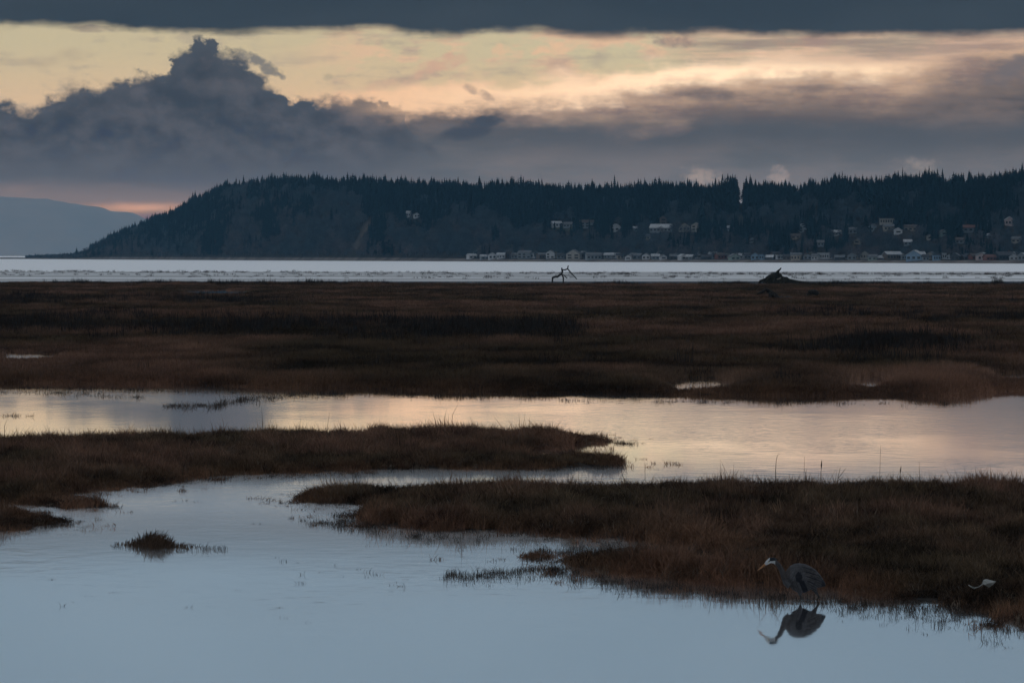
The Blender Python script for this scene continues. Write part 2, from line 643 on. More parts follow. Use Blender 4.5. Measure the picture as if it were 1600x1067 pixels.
def scatter(name, pts, rz, sc, tint, vi, coll, tilt=None):
    """one object whose points each carry a copy of a mesh of coll"""
    n = len(pts)
    me = bpy.data.meshes.new(name)
    me.vertices.add(n)
    me.vertices.foreach_set('co', np.asarray(pts, np.float32).ravel())
    rot = np.zeros((n, 3), np.float32)
    rot[:, 2] = rz
    if tilt is not None:
        rot[:, :2] = tilt
    for nm, ty, dat in (('rot', 'FLOAT_VECTOR', rot), ('sc', 'FLOAT_VECTOR', np.asarray(sc, np.float32)), ('tint', 'FLOAT_VECTOR', np.asarray(tint, np.float32))):
        a = me.attributes.new(nm, ty, 'POINT')
        a.data.foreach_set('vector', dat.ravel())
    a = me.attributes.new('vi', 'INT', 'POINT')
    a.data.foreach_set('value', np.asarray(vi, np.int32))
    me.update()
    o = link(name, me)
    g = bpy.data.node_groups.new(name + '_scatter', 'GeometryNodeTree')
    g.interface.new_socket('Geometry', in_out='INPUT', socket_type='NodeSocketGeometry')
    g.interface.new_socket('Geometry', in_out='OUTPUT', socket_type='NodeSocketGeometry')
    nin, nout = g.nodes.new('NodeGroupInput'), g.nodes.new('NodeGroupOutput')
    iop = g.nodes.new('GeometryNodeInstanceOnPoints')
    ci = g.nodes.new('GeometryNodeCollectionInfo')
    ci.inputs['Collection'].default_value = coll
    ci.inputs['Separate Children'].default_value = True
    ci.inputs['Reset Children'].default_value = True

    def named(nm, ty):
        x = g.nodes.new('GeometryNodeInputNamedAttribute')
        x.data_type = ty
        x.inputs['Name'].default_value = nm
        return x.outputs['Attribute']
    L = g.links.new
    L(nin.outputs[0], iop.inputs['Points'])
    L(ci.outputs[0], iop.inputs['Instance'])
    iop.inputs['Pick Instance'].default_value = True
    L(named('vi', 'INT'), iop.inputs['Instance Index'])
    L(named('rot', 'FLOAT_VECTOR'), iop.inputs['Rotation'])
    L(named('sc', 'FLOAT_VECTOR'), iop.inputs['Scale'])
    L(iop.outputs[0], nout.inputs[0])
    md = o.modifiers.new('scatter', 'NODES')
    md.node_group = g
    return o


def variants(cname, meshes):
    c = bpy.data.collections.new(cname)
    for i, m in enumerate(meshes):
        o = bpy.data.objects.new('%s_%03d' % (cname, i), m)
        c.objects.link(o)
    return c


def tuft_mesh(name, nb, height, radius, width, lean, seed, curl=0.5):
    r = random.Random(seed)
    V, F = [], []
    for _ in range(nb):
        a = r.uniform(0, 6.283)
        q = radius * math.sqrt(r.random())
        x, y = q * math.cos(a), q * math.sin(a)
        h = height * (r.uniform(0.4, 1.0) if r.random() < 0.86 else r.uniform(1.0, 1.45))
        la = r.uniform(0, 6.283)
        l = lean * h * r.uniform(0.2, 1.0)
        ex, ey = l * math.cos(la), l * math.sin(la)
        wa = r.uniform(0, 6.283)
        wx, wy = width * math.cos(wa) * 0.5, width * math.sin(wa) * 0.5
        b = len(V)
        c = curl
        V += [(x - wx, y - wy, -0.03), (x + wx, y + wy, -0.03),
              (x + ex * c * 0.6 - wx * 0.8, y + ey * c * 0.6 - wy * 0.8, h * 0.6), (x + ex * c * 0.6 + wx * 0.8, y + ey * c * 0.6 + wy * 0.8, h * 0.6),
              (x + ex, y + ey, h)]
        F += [(b, b + 1, b + 3, b + 2), (b + 2, b + 3, b + 4)]
    return mesh_from(name, V, F, M_GRASS)


# ------------------------------------------------------------------ banks (outlines at the waterline, photo pixels)
def wpoly(pts):
    a = np.array(pts, float)
    return G(a[:, 0], a[:, 1])[:, :2]


BANK_FAR = wpoly([(-500, 443), (0, 442), (300, 442), (700, 444), (1100, 445), (1600, 445), (2100, 445),
                  (2100, 610), (1700, 611), (1600, 611), (1545, 611), (1520, 615), (1500, 619), (1400, 618), (1250, 618), (1100, 617), (1000, 616), (900, 615),
                  (800, 613), (700, 611), (600, 608), (500, 606), (400, 604), (300, 602), (200, 600), (100, 599), (0, 598), (-500, 596)])
BANK_MID = wpoly([(-400, 697), (0, 694), (150, 690), (300, 686), (450, 683), (600, 682), (700, 681), (800, 680), (900, 682), (945, 689),
                  (905, 696), (860, 703), (800, 704), (790, 710), (850, 716), (915, 716), (976, 725),
                  (900, 731), (800, 734), (650, 733), (560, 735), (500, 739), (430, 741), (370, 743), (300, 749), (240, 757), (200, 762), (130, 771), (95, 778),
                  (105, 786), (165, 790), (100, 794), (40, 790), (0, 788), (-400, 790)])
BANK_LEFT = wpoly([(-400, 800), (0, 800), (50, 803), (92, 815), (60, 823), (0, 829), (-400, 855)])
BANK_NEAR = wpoly([(465, 779), (500, 772), (560, 770), (700, 770), (900, 771), (1100, 769), (1300, 768), (1500, 768), (2000, 766),
                   (2000, 1035), (1700, 982), (1600, 964), (1500, 949), (1400, 934), (1320, 926), (1270, 920), (1200, 916), (1100, 911), (1000, 903), (900, 890), (862, 882),
                   (850, 874), (885, 868), (960, 868), (1040, 874), (1110, 880), (1150, 870), (1080, 856), (1000, 849), (900, 840), (800, 831), (700, 828),
                   (600, 822), (540, 813), (525, 807), (560, 800), (592, 794), (540, 788), (490, 784)])
TUFT = wpoly([(178, 849), (215, 847), (250, 847), (290, 851), (322, 855), (285, 857), (240, 857), (200, 854)])
POOLS = [(40, 559, 62, 8), (1095, 602, 64, 11), (1355, 600, 42, 11), (1590, 590, 50, 8), (340, 457, 60, 3)]


def pool_mask(P):
    """1 inside one of the small pools of the far marsh"""
    x, y = PX(np.c_[P[:, :2], np.zeros(len(P))])
    m = np.zeros(len(P))
    for cx, cy, rx, ry in POOLS:
        r = np.hypot((x - cx) / rx, (y - cy) / ry) + fbm(x / 22, y / 4, 5, 3) * 0.5
        m = np.maximum(m, np.clip((1.15 - r) / 0.3, 0, 1))
    return m


def bank_sd(P):
    wob = fbm(P[:, 0] / 1.3, P[:, 1] / 3.5, 21, 4) * 0.9
    d = np.maximum.reduce([poly_sd(P, b) for b in (BANK_MID, BANK_LEFT, BANK_NEAR)])
    t = poly_sd(P, TUFT)
    f = poly_sd(P, BANK_FAR)
    return np.maximum.reduce([d + wob * 0.7, t + wob * 0.25, f + wob * 0.8])


def ground_z(P):
    s = bank_sd(P) - 0.3
    z = np.where(s > 0, 0.07 * (1 - np.exp(-np.maximum(s, 0) / 0.5)), np.maximum(s * 0.16, -0.34))
    z = z + np.where(s > 0, fbm(P[:, 0] / 2.5, P[:, 1] / 4, 33, 3) * 0.05 * np.clip(s, 0, 1), 0)
    pm = pool_mask(P)
    z = z * (1 - pm) - 0.12 * pm
    D = P[:, 1]
    z = np.where(D > 1000, np.minimum(z, -0.02 - (D - 1000) * 0.002), z)
    return np.maximum(z, -0.4)


def build_ground():
    rows, cols = 620, 260
    D = 40 * (1700 / 40) ** (np.linspace(0, 1, rows))
    u = np.linspace(-0.19, 0.19, cols)
    DD, UU = np.meshgrid(D, u, indexing='ij')
    P = np.stack([DD * UU, DD], -1).reshape(-1, 2)
    z = ground_z(P)
    i = np.arange(rows * cols).reshape(rows, cols)
    F = np.stack([i[:-1, :-1], i[:-1, 1:], i[1:, 1:], i[1:, :-1]], -1).reshape(-1, 4)
    me = bpy.data.meshes.new('marsh_ground')
    me.vertices.add(len(P))
    me.vertices.foreach_set('co', np.c_[P, z].astype(np.float32).ravel())
    me.loops.add(F.size)
    me.loops.foreach_set('vertex_index', F.ravel().astype(np.int32))
    me.polygons.add(len(F))
    me.polygons.foreach_set('loop_start', np.arange(0, F.size, 4, dtype=np.int32))
    me.update(calc_edges=True)
    me.polygons.foreach_set('use_smooth', np.ones(len(F), bool))
    c = np.tile(np.array([0.022, 0.017, 0.014, 1.0]), (len(P), 1))
    a = me.attributes.new('col', 'FLOAT_COLOR', 'POINT')
    a.data.foreach_set('color', c.astype(np.float32).ravel())
    me.materials.append(M_MUD)
    tag(link('marsh_ground', me), 'dark wet mud under the marsh banks and tidal flat', None, None, 'structure')
    # sea and marsh bed reaching the horizon
    b = mesh_from('mud_bed', [(-17500, -1900, -0.5), (17500, -1900, -0.5), (17500, 35500, -0.5), (-17500, 35500, -0.5)], [(0, 1, 2, 3)], mat('mud bed', paint_fn((0.05, 0.045, 0.04), 0.01), rough=0.9))
    tag(link('ground', b), 'muddy bed under channel and bay', None, None, 'structure')
    # water sheets
    split = 885.0
    w = mesh_from('channel_water', [(-420, -300, 0), (420, -300, 0), (420, split, 0), (-420, split, 0)], [(0, 1, 2, 3)], M_WATER)
    tag(link('channel_water', w), 'calm grey blue water of the marsh channel mirroring the sky', None, None, 'structure')
    w2 = mesh_from('bay_water', [(-17000, split, 0), (17000, split, 0), (17000, 35000, 0), (-17000, 35000, 0)], [(0, 1, 2, 3)], M_BAY)
    tag(link('bay_water', w2), 'pale ruffled water of the bay before the wooded headland', None, None, 'structure')


build_ground()


def build_tidal_flat():
    rows, cols = 150, 200
    D = np.linspace(880, 1430, rows)
    u = np.linspace(-0.17, 0.17, cols)
    DD, UU = np.meshgrid(D, u, indexing='ij')
    XX = DD * UU
    bar = fbm(XX / 120, DD / 42, 51, 4) + 0.32 * np.exp(-((DD - 1330) / 60) ** 2) + 0.34 * np.exp(-((DD - 1230) / 70) ** 2) * np.clip((XX - 40) / 50, 0, 1)
    z = np.clip(0.019 + bar * 0.06, -0.05, 0.05) - np.clip((DD - 1390) / 40, 0, 1) * 0.1
    z[0] = z[-1] = -0.1
    P = np.stack([XX, DD, z], -1)

    def wet(N, b):
        b.inputs['Base Color'].default_value = (0.10, 0.09, 0.08, 1)
        b.inputs['Roughness'].default_value = 0.8
        g = N.new('ShaderNodeBsdfGlossy')
        g.inputs['Color'].default_value = (0.8, 0.8, 0.8, 1)
        g.inputs['Roughness'].default_value = 0.42
        mx = N.new('ShaderNodeMixShader')
        tc = N.new('ShaderNodeTexCoord')
        mp = N.new('ShaderNodeMapping')
        mp.inputs['Scale'].default_value = (0.03, 0.08, 0.03)
        N.link(tc.outputs['Object'], mp.inputs['Vector'])
        n = N.noise(mp.outputs[0], 1.0, 5, 0.65)
        N.put(N.smooth(n, 0.35, 0.65) * 0.30 + 0.42, mx.inputs[0])
        out = [q for q in N.t.nodes if q.type == 'OUTPUT_MATERIAL'][0]
        N.link(b.outputs[0], mx.inputs[1])
        N.link(g.outputs[0], mx.inputs[2])
        N.link(mx.outputs[0], out.inputs['Surface'])
    me = bpy.data.meshes.new('tidal_flat')
    i = np.arange(rows * cols).reshape(rows, cols)
    F = np.stack([i[:-1, :-1], i[:-1, 1:], i[1:, 1:], i[1:, :-1]], -1).reshape(-1, 4)
    me.from_pydata(P.reshape(-1, 3).tolist(), [], F.tolist())
    me.polygons.foreach_set('use_smooth', [True] * len(me.polygons))
    me.materials.append(mat('wet tidal mud', wet))
    tag(link('tidal_flat', me), 'wet grey mud bars between the marsh and the bay', None, None, 'structure')


build_tidal_flat()


# ------------------------------------------------------------------ far mountain and wooded headland
def curve_y(pts):
    xs, ys = zip(*pts)
    return lambda x: np.interp(x, xs, ys)


def grid_mesh(name, P, m, col=None):
    r, c = P.shape[:2]
    i = np.arange(r * c).reshape(r, c)
    F = np.stack([i[:-1, :-1], i[:-1, 1:], i[1:, 1:], i[1:, :-1]], -1).reshape(-1, 4)
    me = bpy.data.meshes.new(name)
    me.from_pydata(P.reshape(-1, 3).tolist(), [], F.tolist())
    me.polygons.foreach_set('use_smooth', [True] * len(me.polygons))
    if col is not None:
        a = me.attributes.new('col', 'FLOAT_COLOR', 'POINT')
        a.data.foreach_set('color', np.asarray(col, np.float32).ravel())
    me.materials.append(m)
    me.update()
    return me


def build_mountain():
    D0 = 30000.0
    top = curve_y([(-900, 345), (-500, 318), (-200, 312), (0, 310), (60, 311), (110, 318), (160, 327), (205, 334), (230, 345), (300, 372), (360, 400), (900, 404)])
    x = np.linspace(-900, 420, 150)
    v = np.linspace(0, 1, 26)
    XX, VV = np.meshgrid(x, v, indexing='ij')
    zr = H + (HORIZON - top(XX)) / FPX * (D0 + 1500) + fbm(XX / 30, XX * 0, 61, 4) * 14
    prof = np.where(VV < 0.6, np.sin(np.clip(VV / 0.6, 0, 1) * math.pi / 2) ** 1.2, 1 - (VV - 0.6) / 0.4 * 0.8)
    z = np.maximum(zr, -1) * prof + fbm(XX / 18, VV * 9, 63, 4) * 26 * np.sin(VV * math.pi) * 0.6
    D = D0 + VV * 2500
    P = np.stack([(XX - 800) / FPX * D, D, np.where(VV == 0, -1.0, z)], -1)
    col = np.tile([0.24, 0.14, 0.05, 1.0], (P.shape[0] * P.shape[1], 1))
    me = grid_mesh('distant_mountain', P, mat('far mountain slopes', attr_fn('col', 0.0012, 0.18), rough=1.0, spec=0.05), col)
    tag(link('distant_mountain', me), 'pale hazy mountain far behind the tip of the headland', None, None, 'structure')


build_mountain()

SKYLINE = curve_y([(-400, 404), (30, 402.5), (60, 400), (100, 396), (128, 388), (150, 378), (182, 361), (225, 345), (262, 331), (300, 308), (350, 287), (380, 281), (470, 277), (560, 281),
                   (650, 284), (750, 283), (850, 287), (950, 287), (1050, 290), (1120, 286), (1148, 286), (1157, 300), (1166, 288), (1250, 286), (1320, 279), (1400, 271), (1480, 274), (1600, 269), (2000, 262)])
SHORE_DY = curve_y([(-400, 5.5), (30, 5.8), (400, 8.0), (800, 10.0), (1600, 13.0), (2000, 14.4)])
LV = ([0, 10, 22, 45, 150, 260, 350, 520, 900], [-0.4, 0.5, 1.6, 8, 0.60, 0.90, 1.0, 0.97, 0.5])
RV = ([0, 10, 22, 70, 165, 235, 340, 450, 600, 1000], [-0.4, 0.5, 1.8, 3.0, 0.36, 0.42, 0.78, 1.0, 0.97, 0.5])


def tree_h(x):
    """usual tree height (m) along the ridge"""
    return np.interp(x, [30, 100, 150, 260, 400, 800, 1600], [4, 8, 13, 16, 16, 14, 12.5])


def shore_depth(x):
    return H * FPX / SHORE_DY(x)


def hill_z(x, v):
    """height (m) of the headland at picture column x, v metres behind the shoreline"""
    x = np.asarray(x, float)
    v = np.asarray(v, float)
    Ds = shore_depth(x)

    def one(tab, ridge_v):
        vs, fs = np.array(tab[0], float), np.array(tab[1], float)
        Dr = Ds + ridge_v
        zr = np.maximum(H + (HORIZON - SKYLINE(x)) / FPX * Dr - tree_h(x) * 1.02, 2.0)
        out = 0
        # the first columns are metres, the rest shares of the ridge height
        nlow = 4 if tab is RV else 3
        fr = np.interp(v, vs, np.arange(len(vs)))
        i0 = np.clip(np.floor(fr).astype(int), 0, len(vs) - 2)
        t = fr - i0
        val = lambda i: np.where(i < nlow, np.minimum(fs[np.minimum(i, nlow - 1)], zr), np.where((tab is LV) & (i == 3), np.minimum(8, zr * 0.5), fs[i] * zr))
        return val(i0) * (1 - t) + val(i0 + 1) * t
    w = np.clip((x - 580) / 260, 0, 1)
    w = w * w * (3 - 2 * w)
    z = one(LV, 350) * (1 - w) + one(RV, 450) * w
    z = z + fbm(x / 26, v / 60, 71, 4) * 9 * np.clip((v - 60) / 120, 0, 1) * np.clip((x - 150) / 150, 0, 1)
    return z


def hill_P(x, v):
    D = shore_depth(x) + v
    return np.stack([(np.asarray(x, float) - 800) / FPX * D, D, hill_z(x, v)], -1)


def build_headland():
    x = np.linspace(-150, 1850, 420)
    v = np.concatenate([np.linspace(0, 40, 9), np.linspace(50, 520, 60), np.linspace(560, 1000, 8)])
    XX, VV = np.meshgrid(x, v, indexing='ij')
    P = hill_P(XX.ravel(), VV.ravel()).reshape(*XX.shape, 3)
    px, py = PX(P)
    col = np.tile([0.030, 0.027, 0.024, 1.0], XX.shape + (1,)).astype(float)
    beach = (VV < 26)
    col[beach] = [0.15, 0.13, 0.115, 1]
    scar = np.exp(-((px - 566 - (py - 370) * -0.5) / 6) ** 2) * (np.abs(py - 368) < 24)
    col += scar[..., None] * np.array([0.045, 0.036, 0.030, 0])
    lawn = np.exp(-((py - 357) / 2.6) ** 2) * (px > 805) * (px < 905)
    col += lawn[..., None] * np.array([0.08, 0.085, 0.05, 0])
    me = grid_mesh('headland', P, M_HILL, col)
    tag(link('headland_terrain', me), 'dark wooded headland rising behind the beach', None, None, 'structure')


build_headland()


# ---- trees
def conifer_crown(seed, tris=True):
    """fir crown of unit height, radius about 0.17, drooping tiers of boughs"""
    r = random.Random(seed)
    V, F = [], []
    tiers = r.randint(9, 11)
    z0 = r.uniform(0.10, 0.22)
    wid = r.choice((0.13, 0.16, 0.20, 0.24)) * r.uniform(0.9, 1.1)
    blunt = r.uniform(0.55, 0.95)
    for k in range(tiers):
        f = k / (tiers - 1)
        z = z0 + (0.965 - z0) * f
        rad = wid * (1 - f) ** blunt * r.uniform(0.7, 1.2) + 0.014
        n = 8 if f < 0.7 else 5
        a0 = r.uniform(0, 6.28)
        lift = (1.0 - z0) / tiers * r.uniform(1.1, 1.6)
        for j in range(n):
            if r.random() < 0.12:
                continue
            a = a0 + 6.283 * j / n + r.uniform(-0.25, 0.25)
            q = rad * r.uniform(0.7, 1.2)
            w = 0.55 * q + 0.01
            c, s = math.cos(a), math.sin(a)
            b = len(V)
            V += [(0.008 * c, 0.008 * s, z + lift * 0.8), (q * 0.55 * c - w * s * 0.6, q * 0.55 * s + w * c * 0.6, z + lift * 0.1),
                  (q * c, q * s, z - lift * r.uniform(0.15, 0.5)), (q * 0.55 * c + w * s * 0.6, q * 0.55 * s - w * c * 0.6, z + lift * 0.1),
                  (q * 0.2 * c, q * 0.2 * s, z - lift * 0.1)]
            F += [(b, b + 1, b + 2), (b, b + 2, b + 3), (b + 1, b + 4, b + 2)]
    b = len(V)
    V += [(0.012, 0, 0.93), (-0.006, 0.010, 0.93), (-0.006, -0.010, 0.93), (0, 0, 1.0)]
    F += [(b, b + 1, b + 3), (b + 1, b + 2, b + 3), (b + 2, b, b + 3)]
    return V, F


def trunk_geo(h=0.9, r0=0.016, n=5):
    V, F = [], []
    tube(V, F, [(0, 0, -0.06), (0, 0, h * 0.5), (0, 0, h)], [r0, r0 * 0.6, r0 * 0.15], n)
    return V, F


def bare_geo(seed, spread=0.36):
    """leafless broad crown of unit height: trunk, limbs, and a haze of twigs"""
    r = random.Random(seed)
    V, F = [], []
    T, TF = [], []
    tube(T, TF, [(0, 0, -0.05), (0.01, 0, 0.25), (r.uniform(-.03, .03), 0, 0.55)], [0.022, 0.016, 0.007], 5)
    for k in range(9):
        a = r.uniform(0, 6.283)
        z = r.uniform(0.18, 0.5)
        e = Vector((math.cos(a) * spread * r.uniform(.4, .8), math.sin(a) * spread * r.uniform(.4, .8), r.uniform(0.55, 0.85)))
        tube(T, TF, [(0, 0, z), (e * 0.5 + Vector((0, 0, z * 0.5))), e], [0.010, 0.006, 0.003], 3, cap=False)
    for _ in range(150):
        a = r.uniform(0, 6.283)
        u = r.uniform(-0.7, 1.0)
        q = math.sqrt(max(0, 1 - u * u)) * spread * r.uniform(0.35, 1.0)
        p = Vector((q * math.cos(a), q * math.sin(a), 0.60 + 0.36 * u * r.uniform(0.6, 1.0)))
        d = (Vector((p.x, p.y, (p.z - 0.25))).normalized() + Vector((r.uniform(-.4, .4), r.uniform(-.4, .4), r.uniform(-.1, .5)))).normalized() * r.uniform(0.08, 0.17)
        w = d.cross(Vector((r.uniform(-1, 1), r.uniform(-1, 1), 0.1))).normalized() * r.uniform(0.006, 0.014)
        b = len(V)
        V += [p - d * 0.5 - w, p - d * 0.5 + w, p + d * 0.5 + w * 0.3, p + d * 0.5 - w * 0.3]
        F += [(b, b + 1, b + 2, b + 3)]
    return (V, F), (T, TF)


CONIFERS = []       # (crown geometry, trunk geometry)
for k in range(10):
    CONIFERS.append((conifer_crown(100 + k), trunk_geo()))
BARES = [bare_geo(200 + k, 0.30 + 0.03 * (k % 3)) for k in range(6)]


def join_geo(*gs):
    V, F = [], []
    for v, f in gs:
        b = len(V)
        V += [tuple(p) for p in v]
        F += [tuple(i + b for i in q) for q in f]
    return V, F


FOREST_COLL = variants('forest_tree', [mesh_from('forest_conifer_%d' % k, *join_geo(c, t), M_LEAF) for k, (c, t) in enumerate(CONIFERS)] +
                       [mesh_from('forest_bare_tree_%d' % k, *join_geo(c, t), M_LEAF) for k, (c, t) in enumerate(BARES)])

# ---- houses: x, y of the foot (photo), width px, height px to the eaves, wall, roof, roof kind, windows
WALLS = {'white': (0.50, 0.51, 0.52), 'grey': (0.22, 0.245, 0.26), 'blue': (0.20, 0.29, 0.38), 'tan': (0.34, 0.30, 0.25), 'brown': (0.14, 0.11, 0.09),
         'red': (0.22, 0.10, 0.085), 'cream': (0.36, 0.34, 0.30), 'green': (0.26, 0.32, 0.29), 'dark': (0.055, 0.06, 0.065), 'pink': (0.46, 0.36, 0.34)}
ROOFS = {'grey': (0.13, 0.135, 0.14), 'dark': (0.05, 0.05, 0.055), 'pale': (0.42, 0.43, 0.44), 'white': (0.60, 0.61, 0.62), 'brown': (0.09, 0.07, 0.06), 'red': (0.16, 0.075, 0.06), 'blue': (0.12, 0.17, 0.24)}
SHORE_HOUSES = [
    (737, 13, 5, 'white', 'pale', 'side', 2), (757, 12, 5, 'grey', 'pale', 'side', 2), (769, 11, 7, 'white', 'grey', 'front', 2), (783, 13, 7, 'white', 'pale', 'side', 3),
    (805, 12, 5, 'grey', 'grey', 'side', 2), (822, 24, 9, 'grey', 'grey', 'side', 5), (846, 14, 7, 'brown', 'grey', 'side', 3), (861, 12, 9, 'white', 'grey', 'front', 3),
    (876, 13, 7, 'grey', 'dark', 'side', 2), (897, 22, 9, 'cream', 'grey', 'front', 4), (927, 22, 8, 'grey', 'grey', 'side', 4), (953, 15, 6, 'grey', 'pale', 'side', 3),
    (969, 11, 6, 'tan', 'dark', 'side', 2), (983, 10, 5, 'white', 'grey', 'front', 1), (997, 13, 7, 'grey', 'grey', 'side', 2), (1010, 12, 6, 'white', 'grey', 'front', 2),
    (1024, 11, 6, 'grey', 'pale', 'side', 2), (1036, 9, 6, 'white', 'grey', 'front', 1), (1052, 12, 5, 'dark', 'grey', 'side', 2), (1066, 9, 6, 'white', 'pale', 'front', 1),
    (1078, 12, 6, 'grey', 'pale', 'side', 2), (1103, 14, 5, 'dark', 'dark', 'side', 2), (1126, 16, 6, 'red', 'brown', 'side', 3), (1147, 16, 6, 'green', 'grey', 'front', 2),
    (1167, 12, 6, 'grey', 'dark', 'side', 2), (1180, 13, 8, 'blue', 'grey', 'front', 2), (1191, 8, 10, 'blue', 'blue', 'flat', 2), (1203, 11, 3, 'grey', 'white', 'side', 1),
    (1218, 10, 8, 'white', 'white', 'flat', 2), (1230, 12, 6, 'brown', 'dark', 'side', 2), (1245, 15, 8, 'tan', 'grey', 'side', 3), (1261, 13, 8, 'grey', 'brown', 'front', 2),
    (1274, 11, 6, 'white', 'grey', 'side', 2), (1287, 18, 10, 'white', 'pale', 'flat', 5), (1312, 13, 5, 'dark', 'grey', 'side', 2), (1331, 14, 7, 'grey', 'pale', 'front', 2),
    (1351, 11, 9, 'cream', 'grey', 'front', 3), (1364, 13, 7, 'green', 'grey', 'side', 2), (1376, 9, 4, 'grey', 'pale', 'side', 1), (1394, 26, 8, 'brown', 'pale', 'side', 5),
    (1412, 9, 8, 'grey', 'grey', 'front', 2), (1430, 22, 9, 'blue', 'pale', 'front', 3), (1446, 10, 6, 'grey', 'dark', 'side', 2), (1463, 12, 10, 'blue', 'blue', 'flat', 3),
    (1475, 7, 10, 'white', 'grey', 'flat', 2), (1493, 12, 7, 'dark', 'grey', 'front', 2), (1508, 12, 5, 'brown', 'dark', 'side', 2), (1520, 12, 6, 'red', 'brown', 'side', 2),
    (1532, 11, 9, 'pink', 'grey', 'front', 2), (1546, 18, 5, 'red', 'red', 'side', 3), (1571, 34, 8, 'dark', 'dark', 'side', 6), (1584, 15, 6, 'white', 'pale', 'front', 2),
    (1598, 12, 9, 'grey', 'pale', 'front', 2)]
HILL_HOUSES = [
    (639, 339, 7, 6, 'white', 'pale', 'side', 2, 'small white house among trees high on the left bluff'),
    (651, 340, 9, 5, 'white', 'grey', 'front', 2, 'white gabled house right of its twin high on the left bluff'),
    (869, 355, 15, 6, 'white', 'pale', 'side', 3, 'long white house with pale roof at the left end of the terrace lawn'),
    (889, 355, 15, 5, 'grey', 'grey', 'side', 3, 'low grey house in the middle of the terrace above the shore'),
    (917, 356, 21, 8, 'grey', 'brown', 'side', 5, 'large grey two storey house with brown roof on the terrace'),
    (962, 361, 16, 6, 'white', 'pale', 'front', 2, 'white gabled house alone on the slope right of the terrace'),
    (993, 361, 8, 4, 'grey', 'pale', 'side', 1, 'tiny pale roofed house right of the white gabled slope house'),
    (1034, 362, 34, 6, 'grey', 'pale', 'side', 6, 'long low house with a row of windows on the middle slope'),
    (1036, 351, 10, 10, 'brown', 'brown', 'front', 2, 'tall brown house behind the long low house on the middle slope'),
    (1069, 361, 17, 7, 'tan', 'brown', 'front', 3, 'tan house with steep brown gable on the middle slope'),
    (1088, 361, 15, 9, 'cream', 'grey', 'front', 3, 'pale gabled house at the right end of the middle slope group'),
    (1138, 360, 6, 4, 'white', 'pale', 'side', 1, 'tiny white house in the trees below the gap in the skyline'),
    (1254, 363, 15, 9, 'grey', 'pale', 'front', 3, 'grey gabled house standing among bare trees on the right slope'),
    (1243, 373, 14, 4, 'tan', 'brown', 'side', 2, 'low tan house just below the grey gabled house on the slope'),
    (1306, 368, 15, 5, 'white', 'pale', 'side', 3, 'white roofed low house on the right slope'),
    (1332, 365, 12, 6, 'grey', 'grey', 'side', 2, 'small grey house right of the white roofed low house'),
    (1386, 350, 23, 8, 'cream', 'grey', 'flat', 6, 'large pale flat roofed house with many windows high on the right slope'),
    (1364, 361, 16, 6, 'grey', 'grey', 'front', 3, 'grey gabled house below left of the large pale house'),
    (1388, 360, 16, 6, 'tan', 'grey', 'side', 3, 'tan house directly below the large pale house'),
    (1403, 365, 12, 5, 'white', 'pale', 'front', 1, 'small white gabled house below right of the large pale house'),
    (1423, 361, 20, 6, 'tan', 'brown', 'side', 3, 'long tan house with brown roof right of the large pale house'),
    (1473, 368, 9, 6, 'green', 'grey', 'front', 1, 'small green house among dark trees on the right slope'),
    (1516, 362, 24, 6, 'grey', 'red', 'side', 3, 'long house with dull red roof among trees on the right slope'),
    (1577, 352, 15, 8, 'pink', 'pale', 'front', 3, 'pale pinkish house high on the slope near the right edge'),
    (1012, 374, 9, 5, 'tan', 'dark', 'side', 2, 'small tan house in the trees above the middle of the beach row'),
    (1176, 379, 9, 5, 'grey', 'dark', 'front', 1, 'small grey house in the trees above the blue beach houses'),
    (1282, 384, 10, 5, 'grey', 'grey', 'side', 2, 'grey house just above the big white flat roofed beach house'),
    (1340, 381, 10, 5, 'tan', 'grey', 'front', 1, 'tan gabled house a little above the beach row on the right'),
    (1418, 383, 12, 5, 'grey', 'pale', 'side', 2, 'pale roofed house above the long brown beach house'),
    (1452, 374, 8, 5, 'cream', 'grey', 'front', 1, 'small cream house on the lower right slope'),
    (1500, 380, 12, 5, 'grey', 'brown', 'side', 2, 'brown roofed house above the red beach houses'),
    (1545, 373, 9, 5, 'grey', 'pale', 'front', 1, 'small pale gabled house on the far right lower slope'),
    (1588, 379, 14, 5, 'tan', 'grey', 'side', 2, 'long tan house on the lower slope at the right edge')]


def find_v(x, y, lo=60, hi=460):
    v = np.linspace(lo, hi, 300)
    _, py = PX(hill_P(np.full_like(v, x), v))
    return float(v[np.argmin(np.abs(py - y))])


HOUSE_AT = []
for (x, w, h, *rest) in SHORE_HOUSES:
    HOUSE_AT.append((x, random.uniform(25.0, 58.0), w, h))
for (x, y, w, h, *rest) in HILL_HOUSES:
    HOUSE_AT.append((x, find_v(x, y), w, h))


